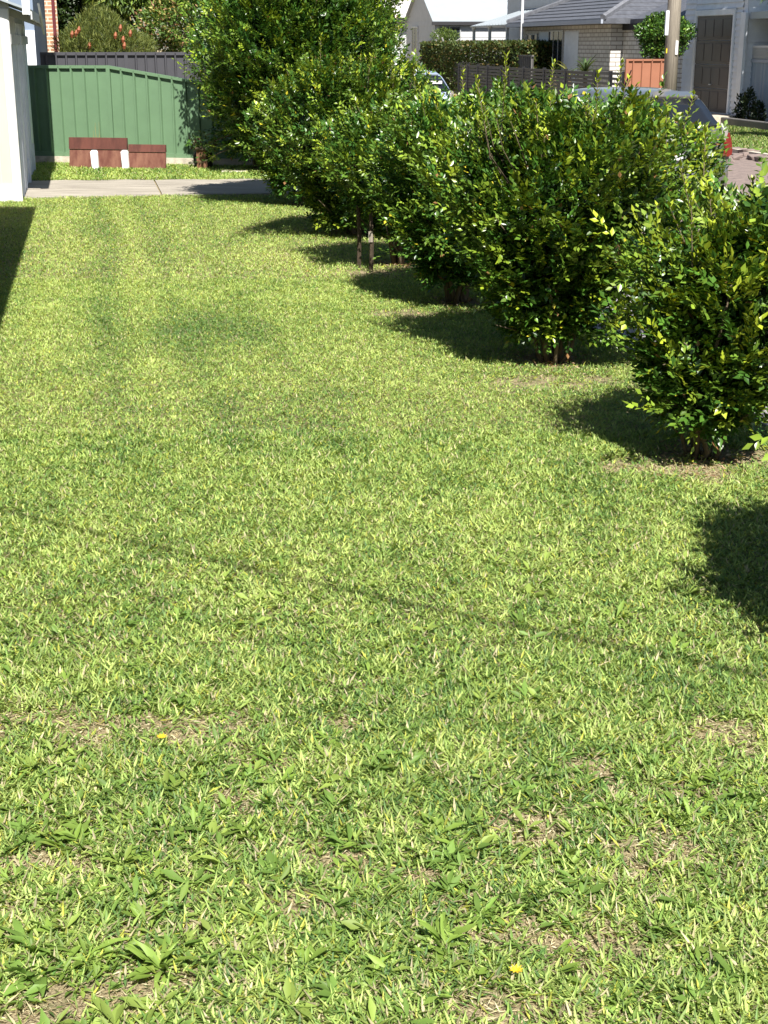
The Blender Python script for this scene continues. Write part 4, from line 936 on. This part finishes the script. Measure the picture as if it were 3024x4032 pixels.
b = MB(); b.box(.37, .428, -11, -.05, 2.50, 2.70); b.build('soffit', M['soffit'], t)
win(t, 5.0, 6.75, -.0, .9, 2.55, 'x', M['frame'], 2); win(t, 8.2, 9.5, -.0, .9, 2.45, 'x', M['frame'], 1)
MB().box(.37, .425, -2.0, -1.78, 2.05, 2.38).build('wall_box', M['dark'], t)
b = MB(); b.boards_x(3.3, 4.9, -.004, .4, 2.5, .11, -1, .014); b.build('slatted_panel', M['shade_blue_board'], t); MB().boards_x(6.8, 8.0, -.004, .4, 2.5, .11, -1, .014).build('slatted_panel', M['shade_blue_board'], t)
MB().tube([(-.6, 8.4, 1.0), (-.6, 8.4, 4.2)], .05, 6).build('service_mast', M['bright_white'], t)

# cordyline / bird of paradise plants
def spiky(label, loc, n, ln, wd, cols, seed, z0=.6, trunk=True, name='strappy_plant'):
    r = np.random.default_rng(seed); t = thing(name, label, 'plant', loc, 0)
    a = r.uniform(0, 6.28, n); el = r.uniform(.1, 1.4, n); S = 5
    V = []; loops = []; cc = []
    for i in range(n):
        d = np.array([math.cos(a[i]), math.sin(a[i]), 0]); s = np.array([-math.sin(a[i]), math.cos(a[i]), 0]); L = ln * r.uniform(.7, 1.1); p = np.array([0, 0, z0]); e = el[i]; base = len(V)
        for k in range(S + 1):
            f = k / S; wdt = wd * math.sin(math.pi * min(.98, f * .85 + .12)) * .5
            V.append(p - s * wdt + np.array([0, 0, wdt * .3])); V.append(p + s * wdt + np.array([0, 0, wdt * .3]))
            p = p + (d * math.cos(e) + np.array([0, 0, math.sin(e)])) * L / S; e -= r.uniform(.1, .38)
        for k in range(S): loops += [base + 2*k, base + 2*k + 1, base + 2*k + 3, base + 2*k + 2]
        c = np.array(cols[r.integers(len(cols))]) * r.uniform(.7, 1.3); cc += [c] * (2 * S + 2)
    np_mesh('leaf_blades', np.array(V), np.array(loops), 4, np.array(cc), M['leaf_far'], t)
    if trunk: MB().tube([(0, 0, 0), (.03, 0, z0 * .5), (0, 0, z0 + .05)], [.09, .08, .06], 8).build('trunk', M['bark'], t)
    return t
spiky('spiky cordyline plant before the whitewashed brick house', W(12.9, 37.0), 34, .85, .08, [(.04, .07, .03), (.07, .11, .04)], 51, z0=1.15)
spiky('broad-leaved strelitzia plant with two yellowish leaves behind the slat fence', W(12.9, 38.6), 12, .75, .17, [(.06, .10, .03), (.25, .26, .07), (.05, .08, .03)], 52, z0=.95)
spiky('dark strappy plant left of the cordyline', W(12.9, 40.2), 18, .7, .10, [(.03, .055, .02), (.05, .08, .03)], 53, z0=1.0)

# round clipped tree behind the pole
tree('round_tree', 'dense round-crowned tree behind the power pole', W(12.75, 30.1), (0, 0, 2.3), (.66, .66, .54), 9000, .085, [(.05, .12, .02), (.09, .19, .03), (.18, .29, .04), (.025, .055, .012)], [.35, .3, .15, .2], 61, wf=.6, mt=M['leaf'])

# garage
t = thing('white_garage', 'white weatherboard garage with a tall grey panel door across the road', 'garage', W(14.0, 27.6, 0))
# local: x into the lot, y along the street (v)
b = MB(); b.box(.03, 7, 0, 4.1, 0, 5.4); b.boards_x(3.28, 4.05, .03, .3, 5.4, .15, -1, .04); b.boards_x(.22, .62, .03, .3, 2.92, .15, -1, .04); b.boards_x(.22, 3.28, .03, 2.97, 5.4, .15, -1, .04); b.boards(.05, 7, 0, .3, 5.4, .15, -1, .02)
b.build('wall', M['shade_blue_board'], t)
b = MB(); b.box(-.05, .03, 3.12, 3.27, .25, 2.96); b.box(-.05, .03, .63, .72, .25, 2.96); b.box(-.05, .03, .72, 3.12, 2.80, 2.96); b.box(-.06, .03, -.08, .2, .2, 2.85); b.build('trim', M['shade_blue_board'], t, bevel=.01)
d = MB()
for k in range(4):
    z0 = .28 + k * .63; d.box(-.01, .03, .74, 3.11, z0, z0 + .61)
    for j in range(4):
        y0 = .82 + j * .575; d.box(-.022, -.011, y0, y0 + .49, z0 + .08, z0 + .53)
dd = d.build('door', M['door_dark'], t, bevel=.006)
MB().box(-.06, -.024, 1.85, 1.98, .98, 1.01).build('handle', M['frame'], dd)
MB().box(-1.2, .02, -.1, 4.1, 0, .24).build('step', M['plinth'], t)
b = MB(); b.hexa([(-.5, -.5, 5.3), (3.5, -.5, 6.8), (3.5, 4.6, 6.8), (-.5, 4.6, 5.3), (-.5, -.5, 5.4), (3.5, -.5, 6.9), (3.5, 4.6, 6.9), (-.5, 4.6, 5.4)]); b.build('roof', M['roof_metal'], t)
# dark carport bay right of the garage
t = thing('carport', 'dark shaded carport bay right of the white garage', 'carport', W(14.6, 20.5, 0))
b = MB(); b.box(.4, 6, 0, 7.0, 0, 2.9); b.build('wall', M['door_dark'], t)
b = MB(); b.hexa([(-.55, -.3, 2.68), (6, -.3, 2.68), (6, 6.96, 2.68), (-.55, 6.96, 2.68), (-.55, -.3, 2.85), (6, -.3, 2.85), (6, 6.96, 2.85), (-.55, 6.96, 2.85)]); b.build('roof', M['roof_metal'], t)
# corrugated panel with lattice
t = thing('corrugated_panel', 'blue grey corrugated screen right of the garage with white lattice on top', 'screen', W(14.25, 27.75, 0), STREET)
b = MB(); n = 120; Lc = 5.5
for k in range(n):
    x0, x1 = Lc * k / n, Lc * (k + 1) / n; f = lambda x: .022 * math.sin(x * 2 * math.pi / .17)
    b.quad((x0, f(x0), .06), (x1, f(x1), .06), (x1, f(x1), 1.60), (x0, f(x0), 1.60))
b.build('sheet', M['corrugated'], t, smooth=True)
MB().box(0, Lc, -.03, .03, 1.60, 1.68).build('rail', M['grey_board'], t)
b = MB()
for k in range(-5, 75):
    for sgn in (1, -1):
        x0 = k * .08; x1 = x0 + .32 * sgn
        if 0 <= x0 <= Lc and 0 <= x1 <= Lc:
            b.hexa([(x0 - .012, -.006 * sgn - .008, 1.69), (x0 + .012, -.006 * sgn - .008, 1.69), (x0 + .012, -.006 * sgn, 1.69), (x0 - .012, -.006 * sgn, 1.69), (x1 - .012, -.006 * sgn - .008, 1.99), (x1 + .012, -.006 * sgn - .008, 1.99), (x1 + .012, -.006 * sgn, 1.99), (x1 - .012, -.006 * sgn, 1.99)])
b.box(0, Lc, -.02, .01, 1.97, 2.02)
b.build('lattice', M['lattice'], t)
# garden edging and dark plants at its foot
t = thing('garden_edging', 'dark low garden edging at the foot of the corrugated screen', 'edging', W(13.45, 21.5, 0))
MB().box(0, .15, 0, 6.2, 0, .22).build('kerb_block', M['grey_steel'], t, bevel=.02)
for i, (v_, hh, lab) in enumerate([(27.2, .75, 'dark leafy plant nearest the garage at the corrugated screen'), (26.7, .95, 'taller dark plant in front of the corrugated screen'), (26.1, .6, 'low dark bush at the corrugated screen by the right edge')]):
    t = thing('garden_plant', lab, 'plant', W(13.85, v_, 0), 0)
    cloud('foliage', t, (0, 0, hh * .55), (.16, .16, hh * .5), 420, .09, [(.015, .03, .012), (.03, .05, .02)], [.6, .4], 70 + i, wf=.5)
    MB().tube([(0, 0, 0), (.02, 0, hh * .8)], [.015, .006], 5).build('stem', M['bark_dark'], t)
# palm with dead skirt at the upper right edge
t = thing('palm_tree', 'palm with dry drooping fronds at the upper right edge', 'palm', W(12.45, 21.6, 0), 0)
MB().tube([(0, 0, 0), (.03, 0, 1.2), (0, 0, 2.9)], [.20, .17, .15], 12).build('trunk', M['bark'], t)
def frond(t, base, az, el, ln, col, seed, name='frond', droop=.35):
    r = np.random.default_rng(seed); p = np.array(base, float); d = np.array([math.cos(az), math.sin(az), 0]); s = np.array([-math.sin(az), math.cos(az), 0]); e = el
    P = []; D = []; n = 16; pts = [p.copy()]
    for k in range(n):
        p = p + (d * math.cos(e) + np.array([0, 0, math.sin(e)])) * ln / n; e -= droop * 1.6 / n; pts.append(p.copy())
        for sg in (-1, 1):
            for m in range(2):
                P.append(p - (d * math.cos(e)) * ln / n * m * .5); D.append(s * sg + d * .7 + np.array([0, 0, -.45]) + r.normal(0, .15, 3))
    P = np.array(P); D = unit(np.array(D)); N = unit(np.repeat(np.array([[0, 0, 1.0]]), len(P), 0) + r.normal(0, .2, (len(P), 3))); N = unit(N - D * (N * D).sum(1, keepdims=True))
    L = np.full(len(P), .38) * r.uniform(.7, 1.1, len(P))
    o = leaf_mesh(name, P, D, N, L, np.full(len(P), .035), np.array([col]) * r.uniform(.7, 1.3, (len(P), 1)), M['leaf_far'], t)
for k in range(9): frond(t, (0, 0, 2.85), k * .7 + .2, .5, 1.5, (.07, .11, .035), 80 + k)
for k in range(9): frond(t, (0, 0, 2.8), k * .7, -.75, .9, (.36, .28, .16), 95 + k, 'dry_frond', droop=.5)

t = thing('shade_tree', 'spreading tree beyond the right edge that shades the white garage', 'tree', W(13.6, 22.2, 0), 0)
cloud('crown', t, (1.7, 4.0, 5.9), (2.3, 4.6, 1.5), 9000, .30, GRN, [.4, .3, .1, .2], 77, wf=.6, shell=.45)
MB().tube([(0, 0, 0), (.1, .8, 2.4), (-.2, 2.2, 4.2), (-.5, 4, 5.6)], [.22, .18, .14, .05], 10).build('trunk', M['bark'], t)
# rubble strip by the far kerb
t = thing('kerb_rubble', 'broken pinkish stones on the far side of the road beyond the silver car', 'rubble', W(9.2, 17.2, 0), 0)
b = MB()
for k in range(22):
    x, y, s = random.uniform(-.7, .5), random.uniform(-1.5, 1.5), random.uniform(.07, .18)
    q = [(x + random.uniform(-.3, .3) * s + sx * s, y + random.uniform(-.3, .3) * s + sy * s, z * s * random.uniform(.5, .9)) for z in (0, 1) for sx, sy in ((-1, -1), (1, -1), (1, 1), (-1, 1))]
    b.hexa(q)
b.build('stone', M['road'], t, bevel=.02)

# overhead service cable (its thin shadow crosses the lawn)
hgt = 3.8; off = Vector((.158, -.78, 0)) * hgt
g0 = Vector((*gp(0, 2030), 0)) + off; g1 = Vector((*gp(1800, 2440), 0)) + off; dv = (g1 - g0)
b = MB(); pts = []
for k in range(25):
    f = -1.3 + 4.6 * k / 24; p = g0 + dv * f; pts.append((p.x, p.y, hgt + .12 * (f - .5) ** 2))
b.tube(pts, .0112, 6); tag(b.build('overhead_cable', M['rubber']), 'thin overhead cable whose faint shadow crosses the lawn', 'cable')
